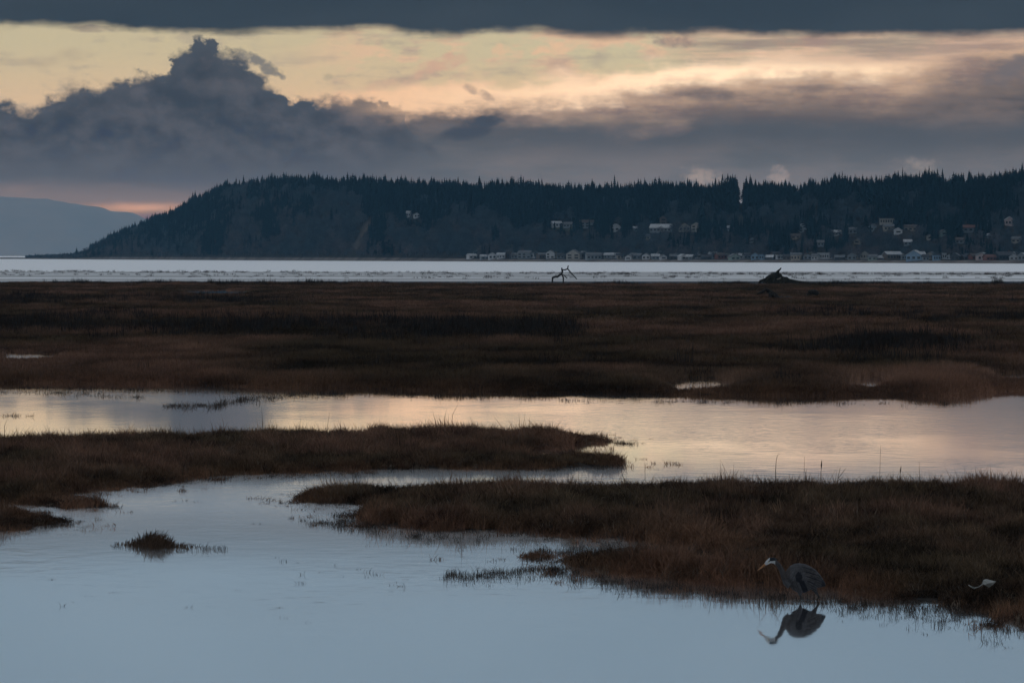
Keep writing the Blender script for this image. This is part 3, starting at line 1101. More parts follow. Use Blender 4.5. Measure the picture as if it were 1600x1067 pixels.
def plant_forest():
    n = 38000
    x = RNG.uniform(-140, 1760, n * 2)
    keep = RNG.random(n * 2) < shore_depth(x) / 6300
    x = x[keep][:n]
    v = RNG.uniform(24, 560, len(x))
    P = hill_P(x, v)
    zr = P[:, 2]
    right = np.clip((x - 620) / 200, 0, 1)
    ok = (v > 30 + 26 * right) | ((v > 30) & (RNG.random(len(x)) < 0.5))
    ok &= (x > 40)
    # bare scar on the bluff
    px, py = PX(P)
    ok &= ~((np.abs(px - 566 + (py - 370) * 0.5) < 7) & (np.abs(py - 368) < 26))
    ok &= ~((np.abs(py - 357) < 3.5) & (px > 800) & (px < 908))
    n1 = fbm(x / 42, v / 90, 81, 4)
    frac = (v - 40) / 320
    conif = (frac + n1 * 1.5 + RNG.normal(0, 0.12, len(x))) > np.where(x < 620, 0.50, 0.46)
    conif |= (x > 230) & (x < 330) & (v > 90) & (RNG.random(len(x)) < 0.5)
    conif &= ~((x < 235) & (RNG.random(len(x)) < 0.75))
    conif |= (x > 110) & (x < 330) & (RNG.random(len(x)) < 0.16)
    th = tree_h(x)
    low = RNG.random(len(x))
    h = np.where(conif, th * (0.65 + 0.55 * RNG.random(len(x)) ** 1.6) * (1 + 0.35 * fbm(x / 16, v / 50, 83, 3)), th * RNG.uniform(0.4, 0.85, len(x)))
    h = np.where((~conif) & (low < 0.5), h * 0.6, h)
    h = np.where(x < 140, np.minimum(h, RNG.uniform(2.0, 9.0, len(x))), h)
    # keep the houses in view: nothing tall right in front of them
    D = shore_depth(x) + v
    for (hx, hv, hw, hh) in HOUSE_AT:
        hD = shore_depth(hx) + hv
        hz = hill_z(hx, hv)
        _, hy = PX(hill_P(np.array([hx]), np.array([hv])))
        near = (np.abs(x - hx) < hw * 0.5 + 2.5) & (v < hv + 8) & (v > 20)
        top = PX(np.c_[P[:, :2], P[:, 2] + h])[1]
        blk = near & (top < hy[0] - 0.8)
        ok &= ~(blk & (RNG.random(len(x)) < 0.97))
        ok &= ~((np.abs(x - hx) < hw * 0.5 + 0.5) & (np.abs(v - hv) < 9))
    # the notch in the skyline
    ok &= ~((np.abs(x - 1157) < 4) & (v > 330))
    x, v, P, h, conif, n1 = (a[ok] for a in (x, v, P, h, conif, n1))
    P = P.copy()
    P[:, 2] -= 0.3
    top = PX(np.c_[P[:, :2], P[:, 2] + h])[1]
    # the trees that stand out along the skyline are trees of their own
    solo = np.zeros(len(x), bool)
    bins = np.floor(x / 5.6).astype(int)
    for b in np.unique(bins):
        if b * 5.6 < 60 or b * 5.6 > 1605:
            continue
        i = np.where(bins == b)[0]
        i = i[np.argsort(top[i])]
        solo[i[0]] = True
    vi = np.where(conif, RNG.integers(0, 10, len(x)), RNG.integers(10, 16, len(x)))
    k = RNG.uniform(0.65, 1.35, len(x))[:, None]
    warm = np.clip(n1[:, None] * 2 + 0.5 + RNG.normal(0, 0.25, (len(x), 1)), 0, 1)
    tc = np.array([0.007, 0.021, 0.026]) * k
    td = (np.array([0.060, 0.080, 0.094]) * (1 - warm) + np.array([0.115, 0.098, 0.100]) * warm) * k
    tint = np.where(conif[:, None], tc, td)
    rz = RNG.uniform(0, 6.283, len(x))
    wf = np.where(conif, RNG.uniform(0.85, 1.3, len(x)), RNG.uniform(1.0, 1.5, len(x)))
    sc = np.stack([h * wf, h * wf, h], -1)
    m = ~solo
    o = scatter('forest', P[m], rz[m], sc[m], tint[m], vi[m], FOREST_COLL)
    tag(o, 'mass of dark conifers and bare winter trees covering the headland slopes', 'forest', None, 'stuff')
    crown_me = [mesh_from('conifer_crown', *c, M_FIR) for c, t in CONIFERS]
    trunk_me = [mesh_from('conifer_trunk', *t, M_BARK) for c, t in CONIFERS]
    bcrown = [mesh_from('bare_crown', *c, M_TWIG) for c, t in BARES]
    btrunk = [mesh_from('bare_trunk', *t, M_BARK) for c, t in BARES]

    def tree(loc, rz_, sc_, k_, label, group=None, pale=False, con=None):
        con = k_ < 10
        e = empty('conifer_tree' if con else 'bare_tree', loc, rz_)
        e.scale = sc_
        if con:
            link('crown', crown_me[k_], e)
            link('trunk', trunk_me[k_], e)
        else:
            me = bcrown[k_ - 10]
            if pale:
                me = me.copy()
                me.materials[0] = M_PALETREE
            link('crown', me, e)
            link('trunk', btrunk[k_ - 10], e)
        tag(e, label, 'tree', group)
        return e
    for i in np.where(solo)[0]:
        if vi[i] < 10:
            lab, grp = 'dark pointed conifer standing up along the skyline of the wooded headland', 'conifers along the headland skyline'
        else:
            lab, grp = 'bare grey winter tree on the outline of the headland', 'bare trees along the headland outline'
        tree(tuple(P[i]), float(rz[i]), tuple(float(q) for q in sc[i]), int(vi[i]), lab, grp)

    def special(px_, ytop, v_, k_, hm, wf_, label, pale=False):
        p = hill_P(np.array([float(px_)]), np.array([float(v_)]))[0]
        D_ = p[1]
        if ytop is not None:
            hm = H + (HORIZON - ytop) / FPX * D_ - p[2]
        tree(tuple(p), random.uniform(0, 6), (hm * wf_, hm * wf_, hm), k_, label, None, pale)
    special(960, 274, 430, 1, 0, 0.8, 'tallest slender conifer rising above the middle of the skyline')
    special(1137, 273, 430, 2, 0, 1.5, 'broad tall conifer just left of the notch in the skyline')
    special(1166, 277, 430, 4, 0, 1.3, 'conifer at the right side of the notch in the skyline')
    special(749, 276, 430, 3, 0, 1.5, 'broad rounded conifer left of the middle of the skyline')
    special(1410, 263, 430, 5, 0, 0.6, 'thin spire of a conifer above the right hand skyline')
    special(1587, 264, 430, 0, 0, 1.6, 'wide conifer on the skyline at the right edge')
    special(266, 324, 200, 2, 0, 0.9, 'pointed conifer standing clear on the left slope of the headland')
    special(238, 335, 150, 3, 0, 1.2, 'crooked conifer lowest on the left slope of the headland')
    special(285, 321, 200, 5, 0, 1.0, 'narrow conifer second from the low end of the left slope')
    special(326, 296, 240, 1, 0, 0.9, 'lone conifer at the shoulder of the left slope')
    special(155, 375, 60, 11, 0, 1.6, 'spreading bare tree at the low left end of the headland wood')
    special(170, 368, 70, 12, 0, 1.5, 'bare tree second from the low left end of the headland wood')
    special(135, 385, 50, 10, 0, 1.7, 'rounded bare bush tree at the edge of the low spit')
    special(120, 387, 50, 4, 0, 1.5, 'small dark conifer on the low spit')
    special(1158, 332, 250, 13, 20, 0.5, 'pale slender bare tree below the notch in the skyline', True)


plant_forest()


# ---- houses
PANE = None


def box_geo(x0, x1, y0, y1, z0, z1):
    V = [(x0, y0, z0), (x1, y0, z0), (x1, y1, z0), (x0, y1, z0), (x0, y0, z1), (x1, y0, z1), (x1, y1, z1), (x0, y1, z1)]
    F = [(0, 3, 2, 1), (4, 5, 6, 7), (0, 1, 5, 4), (1, 2, 6, 5), (2, 3, 7, 6), (3, 0, 4, 7)]
    return V, F


PANE = mesh_from('pane', *box_geo(-0.5, 0.5, -0.04, 0.04, -0.5, 0.5), M_GLASS)


def house(loc, w, h, wall, roof, kind, nwin, label, group, rz):
    e = empty('house', loc, rz)
    tag(e, label, 'house', group)
    d = max(7.0, w * 0.75)
    hw, hd = w / 2, d / 2
    mw = mat('painted %s siding' % wall, paint_fn(WALLS[wall], 0.5, 0.12), rough=0.8)
    mr = mat('%s roof shingles' % roof, paint_fn(ROOFS[roof], 0.8, 0.2), rough=0.75)
    rise = {'front': w * 0.30, 'side': d * 0.22, 'flat': 0.0}[kind]
    if kind == 'front':
        V = [(-hw, -hd, -1), (hw, -hd, -1), (hw, -hd, h), (0, -hd, h + rise), (-hw, -hd, h), (-hw, hd, -1), (hw, hd, -1), (hw, hd, h), (0, hd, h + rise), (-hw, hd, h)]
        F = [(0, 1, 2, 3, 4), (9, 8, 7, 6, 5), (1, 6, 7, 2), (5, 0, 4, 9), (2, 7, 8, 3), (3, 8, 9, 4), (0, 5, 6, 1)]
        link('wall', mesh_from('wall', V, F, mw), e)
        o, t = 0.5, 0.25
        V, F = [], []
        s = rise / hw
        for sg in (-1, 1):
            b = len(V)
            V += [(0, -hd - o, h + rise + t * 0.2), (sg * (hw + o), -hd - o, h - s * o + t * 0.2), (sg * (hw + o), hd + o, h - s * o + t * 0.2), (0, hd + o, h + rise + t * 0.2)]
            V += [(x, y, z + t) for x, y, z in V[b:b + 4]]
            F += [tuple(i + b for i in f) for f in ((0, 1, 2, 3), (7, 6, 5, 4), (0, 4, 5, 1), (1, 5, 6, 2), (2, 6, 7, 3))]
        link('roof', mesh_from('roof', V, F, mr), e)
    elif kind == 'side':
        V = [(-hw, -hd, -1), (-hw, -hd, h), (-hw, 0, h + rise), (-hw, hd, h), (-hw, hd, -1), (hw, -hd, -1), (hw, -hd, h), (hw, 0, h + rise), (hw, hd, h), (hw, hd, -1)]
        F = [(0, 1, 2, 3, 4), (9, 8, 7, 6, 5), (0, 5, 6, 1), (3, 8, 9, 4), (1, 6, 7, 2), (2, 7, 8, 3), (0, 4, 9, 5)]
        link('wall', mesh_from('wall', V, F, mw), e)
        o, t = 0.5, 0.25
        V, F = [], []
        s = rise / hd
        for sg in (-1, 1):
            b = len(V)
            V += [(-hw - o, 0, h + rise + t * 0.2), (-hw - o, sg * (hd + o), h - s * o + t * 0.2), (hw + o, sg * (hd + o), h - s * o + t * 0.2), (hw + o, 0, h + rise + t * 0.2)]
            V += [(x, y, z + t) for x, y, z in V[b:b + 4]]
            F += [tuple(i + b for i in f) for f in ((0, 1, 2, 3), (7, 6, 5, 4), (0, 4, 5, 1), (1, 5, 6, 2), (2, 6, 7, 3))]
        r = link('roof', mesh_from('roof', V, F, mr), e)
        if w > 9:
            cx = hw * random.uniform(-0.6, 0.6)
            link('chimney', mesh_from('chimney', *box_geo(cx - 0.4, cx + 0.4, 0.2, 1.0, h + rise * 0.5, h + rise + 1.0), mat('chimney brick', paint_fn((0.16, 0.09, 0.075), 1.0))), r)
    else:
        link('wall', mesh_from('wall', *box_geo(-hw, hw, -hd, hd, -1, h), mw), e)
        link('roof', mesh_from('roof', *box_geo(-hw - 0.4, hw + 0.4, -hd - 0.6, hd + 0.4, h + 0.02, h + 0.4), mr), e)
    two = h > 4.4
    per = max(1, nwin if not two else (nwin + 1) // 2)
    done = 0
    for row in range(2 if two else 1):
        for k in range(per):
            if done >= nwin:
                break
            wx = -hw + w * (k + 0.5) / per
            wz = (h * (0.27 if row == 0 else 0.74)) if two else h * 0.5
            p = link('window', PANE, e, (wx, -hd - 0.03, wz))
            p.scale = (min(w / per * 0.55, 3.2), 1, min(h * (0.28 if two else 0.45), 1.7))
            done += 1
    return e


ORD = ['first', 'second', 'third', 'fourth', 'fifth', 'sixth', 'seventh', 'eighth', 'ninth', 'tenth']


def ordinal(n):
    if n < 10:
        return ORD[n]
    n += 1
    suf = 'th' if 10 <= n % 100 <= 20 else {1: 'st', 2: 'nd', 3: 'rd'}.get(n % 10, 'th')
    return '%d%s' % (n, suf)


for i, (x, w, h, wall, roof, kind, nw) in enumerate(SHORE_HOUSES):
    v = HOUSE_AT[i][1]
    p = hill_P(np.array([float(x)]), np.array([v]))[0]
    mpp = p[1] / FPX
    shape = {'front': 'gabled', 'side': 'low roofed', 'flat': 'flat roofed'}[kind]
    lab = '%s %s beach house, %s from the left in the shoreline row' % (wall, shape, ordinal(i))
    q = random.uniform(0.72, 1.02)
    house(tuple(p), w * mpp * random.uniform(0.85, 1.15), h * mpp * q, wall, roof, kind, nw, lab, 'houses along the far shore', random.uniform(-0.45, 0.45))
for j, (x, y, w, h, wall, roof, kind, nw, lab) in enumerate(HILL_HOUSES):
    v = HOUSE_AT[len(SHORE_HOUSES) + j][1]
    p = hill_P(np.array([float(x)]), np.array([v]))[0]
    mpp = p[1] / FPX
    house(tuple(p), w * mpp, h * mpp, wall, roof, kind, nw, lab, 'houses on the wooded slope', random.uniform(-0.3, 0.3))


BACK_HOUSES = [(746, 'grey', 'dark'), (794, 'brown', 'grey'), (836, 'white', 'grey'), (868, 'tan', 'dark'), (911, 'grey', 'pale'), (942, 'brown', 'dark'), (961, 'white', 'pale'), (990, 'tan', 'grey'),
               (1030, 'brown', 'pale'), (1059, 'grey', 'grey'), (1091, 'white', 'dark'), (1114, 'grey', 'pale'), (1137, 'tan', 'grey'), (1157, 'white', 'pale'), (1211, 'brown', 'dark'), (1238, 'grey', 'pale'),
               (1268, 'tan', 'grey'), (1300, 'white', 'pale'), (1321, 'grey', 'dark'), (1342, 'tan', 'pale'), (1384, 'white', 'grey'), (1404, 'brown', 'dark'), (1438, 'grey', 'pale'), (1455, 'tan', 'grey'),
               (1484, 'white', 'grey'), (1513, 'grey', 'dark'), (1539, 'tan', 'pale'), (1559, 'white', 'grey'), (1591, 'brown', 'pale')]
for i, (x, wall, roof) in enumerate(BACK_HOUSES):
    p = hill_P(np.array([float(x)]), np.array([random.uniform(60, 70)]))[0]
    mpp = p[1] / FPX
    lab = 'small %s house half hidden behind the beach row, %s from the left' % (wall, ordinal(i))
    house(tuple(p), random.uniform(8, 13) * mpp, random.uniform(5, 8) * mpp, wall, roof, random.choice(('front', 'side', 'side')), 2, lab, 'houses behind the beach row', random.uniform(-0.5, 0.5))


# ---- utility poles behind the beach houses
def pole(x, h, label):
    p = hill_P(np.array([float(x)]), np.array([58.0]))[0]
    e = empty('utility_pole', tuple(p))
    V, F = [], []
    tube(V, F, [(0, 0, -1), (0, 0, h)], [0.22, 0.14], 6)
    link('pole', mesh_from('pole', V, F, M_PALEWOOD), e)
    link('crossarm', mesh_from('crossarm', *box_geo(-1.2, 1.2, -0.25, -0.12, h - 1.0, h - 0.75), M_PALEWOOD), e)
    tag(e, label, 'utility pole', 'utility poles behind the beach houses')


for i, x in enumerate((750, 800, 1029, 1058, 1092, 1117, 1334, 1506)):
    pole(x, random.uniform(9, 12), '%s utility pole from the left behind the beach houses' % ORD[i])


# ------------------------------------------------------------------ marsh grass
TUFTS = variants('marsh_tuft', [tuft_mesh('marsh_tuft_%d' % k, 34, 0.29, 0.17, 0.011, 0.60, 300 + k) for k in range(6)])
CLUMPS = variants('marsh_clump', [tuft_mesh('marsh_clump_%d' % k, 46, 0.42, 0.62, 0.032, 0.55, 320 + k) for k in range(6)])
REEDS = variants('reed_clump', [tuft_mesh('reed_clump_%d' % k, 30, 1.0, 0.55, 0.028, 0.22, 340 + k, 0.7) for k in range(5)])
SHOOTS = variants('water_shoot', [tuft_mesh('water_shoot_%d' % k, r, 0.15, 0.11, 0.007, 1.5, 360 + k, 0.4) for k, r in enumerate((3, 5, 7, 9, 4, 6))])

BROWN = np.array([0.122, 0.066, 0.043])
RUST = np.array([0.112, 0.048, 0.025])
OLIVE = np.array([0.078, 0.052, 0.030])
DARK = np.array([0.020, 0.017, 0.015])


def sample_poly(poly, density, cap=400000):
    lo, hi = poly.min(0) - 1.5, poly.max(0) + 1.5
    n = int(min(cap, (hi - lo).prod() * density))
    P = RNG.uniform(lo, hi, (n, 2))
    return P


def in_view(P, mx=140):
    x, y = PX(np.c_[P, np.zeros(len(P))])
    return (x > -mx) & (x < 1600 + mx) & (y < 1067 + 90)


def grass_on(name, poly, density, label, hgt=1.0, wobble=0.7, edge=0.55):
    P = sample_poly(poly, density)
    P = P[in_view(P)]
    wob = fbm(P[:, 0] / 1.3, P[:, 1] / 3.5, 21, 4) * 0.9 * wobble
    rag = fbm(P[:, 0] / 0.5, P[:, 1] / 1.6, 25, 3)
    s = poly_sd(P, poly) + wob
    keep = (s + rag * 1.7 > 0.2) | (RNG.random(len(P)) < 0.12 * np.exp(np.minimum(s, 0) / 0.6) * (s > -2.0))
    P, s = P[keep], s[keep]
    n1 = fbm(P[:, 0] / 2.2, P[:, 1] / 5, 91, 4)
    n2 = fbm(P[:, 0] / 0.7, P[:, 1] / 1.6, 95, 3)
    h = hgt * np.where(s < 0, 0.42, 0.55 + 0.45 * np.clip(s / edge, 0, 1)) * (1 + n1 * 0.55 + n2 * 0.5) * RNG.uniform(0.75, 1.2, len(P))
    tall = RNG.random(len(P)) < 0.012
    h = np.where(tall, h * 1.7, h)
    a = np.clip(0.5 + n1 * 1.4, 0, 1)[:, None]
    rim = np.exp(-np.clip(s, 0, 9) / 0.8)[:, None]
    t = BROWN * a + OLIVE * (1 - a)
    t = t * (1 - 0.6 * rim) + RUST * 0.6 * rim
    t = t * np.clip(1 + n2 * 1.5 + n1 * 0.6 + RNG.normal(0, 0.3, len(P)), 0.12, 2.2)[:, None]
    gap = fbm(P[:, 0] / 0.9, P[:, 1] / 2.6, 97, 3)
    h = h * np.clip(1.15 + np.minimum(gap + 0.12, 0) * 2.6, 0.35, 1.15)
    pale = RNG.random(len(P)) < 0.035
    la = fbm(P[:, 0] / 3.0, P[:, 1] / 6.0, 99, 2) * 9 + RNG.normal(0, 0.7, len(P))
    lm = np.abs(RNG.normal(0, 0.30, len(P))) + 0.5 * np.clip(fbm(P[:, 0] / 1.4, P[:, 1] / 3, 103, 2), 0, 1)
    tilt = np.stack([lm * np.cos(la), lm * np.sin(la)], -1)
    t = np.where(pale[:, None], np.array([0.17, 0.125, 0.09]) * RNG.uniform(0.6, 1.1, (len(P), 1)), t)
    z = ground_z(P)
    o = scatter(name, np.c_[P, np.maximum(z, -0.05)], RNG.uniform(0, 6.283, len(P)), np.stack([0.8 + 0.4 * h, 0.8 + 0.4 * h, h], -1), t, RNG.integers(0, 6, len(P)), TUFTS, tilt)
    tag(o, label, 'marsh grass', None, 'stuff')
    return len(P)


grass_on('marsh_grass', BANK_NEAR, 75, 'brown marsh grass of the near right bank behind the heron', 0.78)
grass_on('marsh_grass', BANK_MID, 60, 'brown marsh grass of the long tongue reaching in from the left', 0.74)
grass_on('marsh_grass', BANK_LEFT, 80, 'low rusty grass of the small bank at the left edge', 0.62)


def far_marsh():
    # picture-density sampling in depth: nearer rows get more clumps
    n = 150000
    D = 1.0 / RNG.uniform(1 / 860.0, 1 / 155.0, n)
    X = RNG.uniform(-0.135, 0.135, n) * D
    P = np.c_[X, D]
    wob = fbm(P[:, 0] / 1.3, P[:, 1] / 3.5, 21, 4) * 0.9 * 0.8
    s = poly_sd(P, BANK_FAR) + wob
    keep = (s > 0) & (pool_mask(P) < 0.4)
    P, s = P[keep], s[keep]
    px, py = PX(np.c_[P, np.zeros(len(P))])
    n1 = fbm(P[:, 0] / 9, P[:, 1] / 26, 101, 4)
    n2 = fbm(P[:, 0] / 2.5, P[:, 1] / 8, 105, 3)
    # darker rank growth: long band left of centre, patches right
    band = np.exp(-((py - 518 + (px - 450) * -0.012 + n1 * 14) / 13) ** 2) * np.clip((930 - px) / 60, 0, 1) * np.clip(0.62 + n2 * 1.5 + n1 * 0.9, 0, 1)
    band2 = np.exp(-((py - 548 + n1 * 12) / 14) ** 2 - ((px - 1400) / 130) ** 2 * 1.2)
    band3 = np.exp(-((py - 470 + n1 * 10) / 4) ** 2) * np.clip((500 - px) / 100, 0, 1) * 0.7
    band4 = np.exp(-((py - 498 + n1 * 14) / 5) ** 2) * np.clip((px - 1150) / 100, 0, 1) * 0.35
    dk = np.clip(np.maximum.reduce([band, band2 * 0.9, band3, band4]), 0, 1)[:, None]
    a = np.clip(0.5 + n1 * 1.5, 0, 1)[:, None]
    t = BROWN * a + OLIVE * 0.8 * (1 - a)
    rim = np.exp(-np.clip(s, 0, 99) / 4.0)[:, None]
    t = t * (1 - 0.5 * rim) + RUST * 0.8 * 0.5 * rim
    t = t * np.clip(1.05 + n2 * 1.3 + n1 * 0.7 + RNG.normal(0, 0.28, len(P)), 0.2, 2.2)[:, None]
    t = t * (1 - 0.72 * dk) + DARK * 0.8 * 0.72 * dk
    h = (0.68 + n2 * 0.45 + n1 * 0.15) * RNG.uniform(0.75, 1.2, len(P)) * np.clip(0.55 + s / 3, 0, 1) * (1 + dk[:, 0] * 0.3)
    for cx, cy, rx, ry in POOLS:
        e = ((px - cx) / (rx * 1.15)) ** 2 + ((py - cy - 6) / (ry + 12)) ** 2 + n2 * 0.5
        h = h * (1 - 0.34 * np.clip((2.2 - e) / 1.8, 0, 1))
    wide = np.interp(P[:, 1], [160, 300, 860], [0.55, 0.9, 1.7])
    z = ground_z(P)
    o = scatter('marsh_grass', np.c_[P, z], RNG.uniform(0, 6.283, len(P)), np.stack([wide, wide, h], -1), t, RNG.integers(0, 6, len(P)), CLUMPS)
    tag(o, 'wide brown marsh grass flat stretching to the bay', 'marsh grass', None, 'stuff')
    # taller dark reeds inside the dark patches and along the seaward edge
    m = 4600
    i = RNG.choice(len(P), m, p=((dk[:, 0] ** 2 + 0.0005) * (s > 8)) / ((dk[:, 0] ** 2 + 0.0005) * (s > 8)).sum())
    Q = P[i] + RNG.normal(0, 0.4, (m, 2))
    hh = 0.3 + 0.7 * RNG.random(m) ** 2
    o = scatter('dark_reeds', np.c_[Q, ground_z(Q)], RNG.uniform(0, 6.283, m), np.stack([np.ones(m) * 1.2, np.ones(m) * 1.2, hh], -1),
                DARK * RNG.uniform(0.6, 1.8, (m, 1)), RNG.integers(0, 5, m), REEDS)
    tag(o, 'near black reeds in broken bands across the far marsh', 'reeds', None, 'stuff')
    m = 1500
    x = RNG.uniform(-80, 1680, m)
    x = x[(fbm(x / 60, x * 0, 111, 4) + 0.25) > RNG.random(len(x)) * 0.6]
    y = 442.5 + RNG.uniform(0, 2.2, len(x)) + np.interp(x, [0, 1600], [-0.3, 2])
    Q = G(x, y)[:, :2]
    hh = RNG.uniform(0.35, 0.8, len(x)) * (1 + 1.2 * np.clip(fbm(x / 25, x * 0, 113, 3), 0, 1))
    o = scatter('edge_reeds', np.c_[Q, np.zeros(len(Q))], RNG.uniform(0, 6.283, len(Q)), np.stack([np.ones(len(Q)) * 1.6, np.ones(len(Q)) * 1.6, hh], -1),
                DARK * RNG.uniform(0.6, 1.3, (len(Q), 1)), RNG.integers(0, 5, len(Q)), REEDS)
    tag(o, 'low dark reeds fringing the seaward edge of the marsh', 'reeds', None, 'stuff')
    # thin stand of reeds out on the tidal flat
    m = 1700
    x = RNG.uniform(-60, 1660, m)
    y = np.interp(x, [0, 800, 1600], [424.0, 427.5, 429.0]) + RNG.normal(0, 0.7, m) + (RNG.random(m) < 0.3) * RNG.uniform(0, 8, m)
    Q = G(x, y)[:, :2]
    k = RNG.random(m) < np.clip(0.55 + fbm(x / 40, y / 3, 117, 3), 0.1, 1)
    Q = Q[k]
    o = scatter('flat_reeds', np.c_[Q, np.zeros(len(Q)) - 0.02], RNG.uniform(0, 6.283, len(Q)), np.stack([np.ones(len(Q)) * 1.5, np.ones(len(Q)) * 1.5, RNG.uniform(0.2, 0.75, len(Q))], -1),
                np.array([0.07, 0.055, 0.042]) * RNG.uniform(0.5, 1.1, (len(Q), 1)), RNG.integers(0, 5, len(Q)), REEDS)
    tag(o, 'thin line of brown reeds out on the tidal flat', 'reeds', None, 'stuff')


far_marsh()


# ---- small tuft island in the channel: one clump of its own
def tuft_island():
    P = sample_poly(TUFT, 700)
    s = poly_sd(P, TUFT)
    P = P[s > 0]
    px, py = PX(np.c_[P, np.zeros(len(P))])
    V, F, C = [], [], []
    r = random.Random(5)
    o3 = G(245, 850)
    for (x, y), u in zip(P, px):
        k = math.exp(-((u - 240) / 24) ** 2)
        if r.random() > 0.10 + 0.35 * k:
            continue
        for _ in range(3):
            h = (0.045 + 0.20 * k) * (0.35 + 0.95 * r.random() ** 1.6)
            bx, by = x + r.uniform(-.1, .1) - o3[0], y + r.uniform(-.2, .2) - o3[1]
            a = r.uniform(0, 6.283)
            l = h * r.uniform(0.1, 0.7)
            ex, ey = l * math.cos(a) + h * (0.25 + (u - 243) / 160), l * math.sin(a)
            w = r.uniform(0.004, 0.008)
            b = len(V)
            V += [(bx - w, by, -0.04), (bx + w, by, -0.04), (bx + ex * 0.35 - w * .8, by + ey * 0.35, h * 0.6), (bx + ex * 0.35 + w * .8, by + ey * 0.35, h * 0.6), (bx + ex, by + ey, h)]
            F += [(b, b + 1, b + 3, b + 2), (b + 2, b + 3, b + 4)]
    me = mesh_from('grass_tuft', V, F, mat('rusty tuft grass', wood_fn((0.03, 0.02, 0.014), (0.085, 0.05, 0.03), 5), rough=0.9))
    tag(link('grass_tuft', me, None, (o3[0], o3[1], 0)), 'small tuft of brown grass standing alone in the channel at left', 'grass tuft')


tuft_island()


# ---- sparse shoots standing in the shallows
def shoots():
    pts, hs = [], []

    def strip(line, spread_y, n, h, bias=1.0):
        line = np.array(line, float)
        t = RNG.random(n) * (len(line) - 1)
        i = np.minimum(t.astype(int), len(line) - 2)
        f = (t - i)[:, None]
        p = line[i] * (1 - f) + line[i + 1] * f
        p[:, 1] += np.abs(RNG.normal(0, 1, n)) * spread_y * bias
        keep = RNG.random(n) < np.clip(0.55 + fbm(p[:, 0] / 18, p[:, 1] / 5, 131, 3) * 1.5, 0.03, 1)
        pts.append(p[keep])
        hs.append(np.full(keep.sum(), h))
    strip([(860, 884), (900, 894), (1000, 909), (1100, 919), (1200, 927), (1290, 934), (1400, 941), (1500, 954), (1600, 969), (1700, 984)], 9, 1500, 0.9)
    strip([(1300, 938), (1400, 950), (1500, 966), (1620, 990)], 14, 260, 0.9)
    strip([(530, 812), (600, 822), (700, 829), (800, 832), (900, 841), (1000, 850), (1100, 860)], 8, 1000, 0.8)
    strip([(465, 780), (520, 786), (590, 792)], 4, 200, 0.8)
    strip([(470, 812), (560, 822)], 4, 150, 0.9)
    strip([(690, 900), (780, 892), (860, 884)], 6, 330, 1.0)
    strip([(700, 895), (860, 893)], 5, 200, 1.0)
    strip([(840, 858), (1000, 866)], 6, 420, 1.1)
    strip([(640, 838), (700, 838)], 3, 90, 1.2)
    strip([(560, 826), (860, 852)], 9, 110, 0.7)
    strip([(200, 748), (300, 750), (370, 744), (500, 740), (650, 735)], 3.5, 560, 0.7)
    strip([(95, 780), (200, 763), (300, 751)], 3, 260, 0.7)
    strip([(100, 789), (185, 791)], 2, 160, 0.7)
    strip([(0, 829), (60, 824), (110, 818)], 3, 160, 0.8)
    strip([(270, 783), (310, 782)], 1.5, 24, 0.8)
    strip([(172, 850), (250, 860), (350, 856)], 2.5, 110, 0.8)
    strip([(940, 690), (992, 693)], 1.0, 90, 0.9)
    strip([(800, 734), (900, 732), (980, 726)], 2, 200, 0.7)
    strip([(0, 612), (80, 613), (160, 614)], 2.0, 200, 1.2)
    strip([(0, 649), (50, 650)], 0.8, 40, 1.0)
    strip([(140, 618), (220, 620)], 2.0, 110, 1.2)
    strip([(260, 633), (310, 632), (350, 632)], 3.2, 150, 1.3)
    strip([(340, 626), (400, 620), (480, 614), (560, 614)], 4.0, 330, 1.3)
    strip([(0, 605), (300, 610), (600, 617), (900, 625), (1200, 628), (1500, 630)], 2.0, 700, 1.1)
    strip([(20, 815), (140, 822)], 6, 26, 0.5)
    strip([(420, 860), (640, 905)], 16, 40, 0.5)
    strip([(60, 900), (500, 930)], 30, 22, 0.4)
    P = np.concatenate(pts)
    h = np.concatenate(hs)
    Q = G(P[:, 0], P[:, 1])
    n = len(Q)
    far = np.clip(Q[:, 1] / 90, 0.8, 2.0)
    hh = h * (0.25 + 1.0 * RNG.random(n) ** 2.0)
    o = scatter('water_shoots', np.c_[Q[:, :2], np.zeros(n)], RNG.uniform(0, 6.283, n), np.stack([far, far, hh], -1),
                np.array([0.030, 0.022, 0.017]) * RNG.uniform(0.5, 1.3, (n, 1)), RNG.integers(0, 6, n), SHOOTS)
    tag(o, 'sparse dark shoots and stalks poking from the shallows along the banks', 'shoots', None, 'stuff')


shoots()


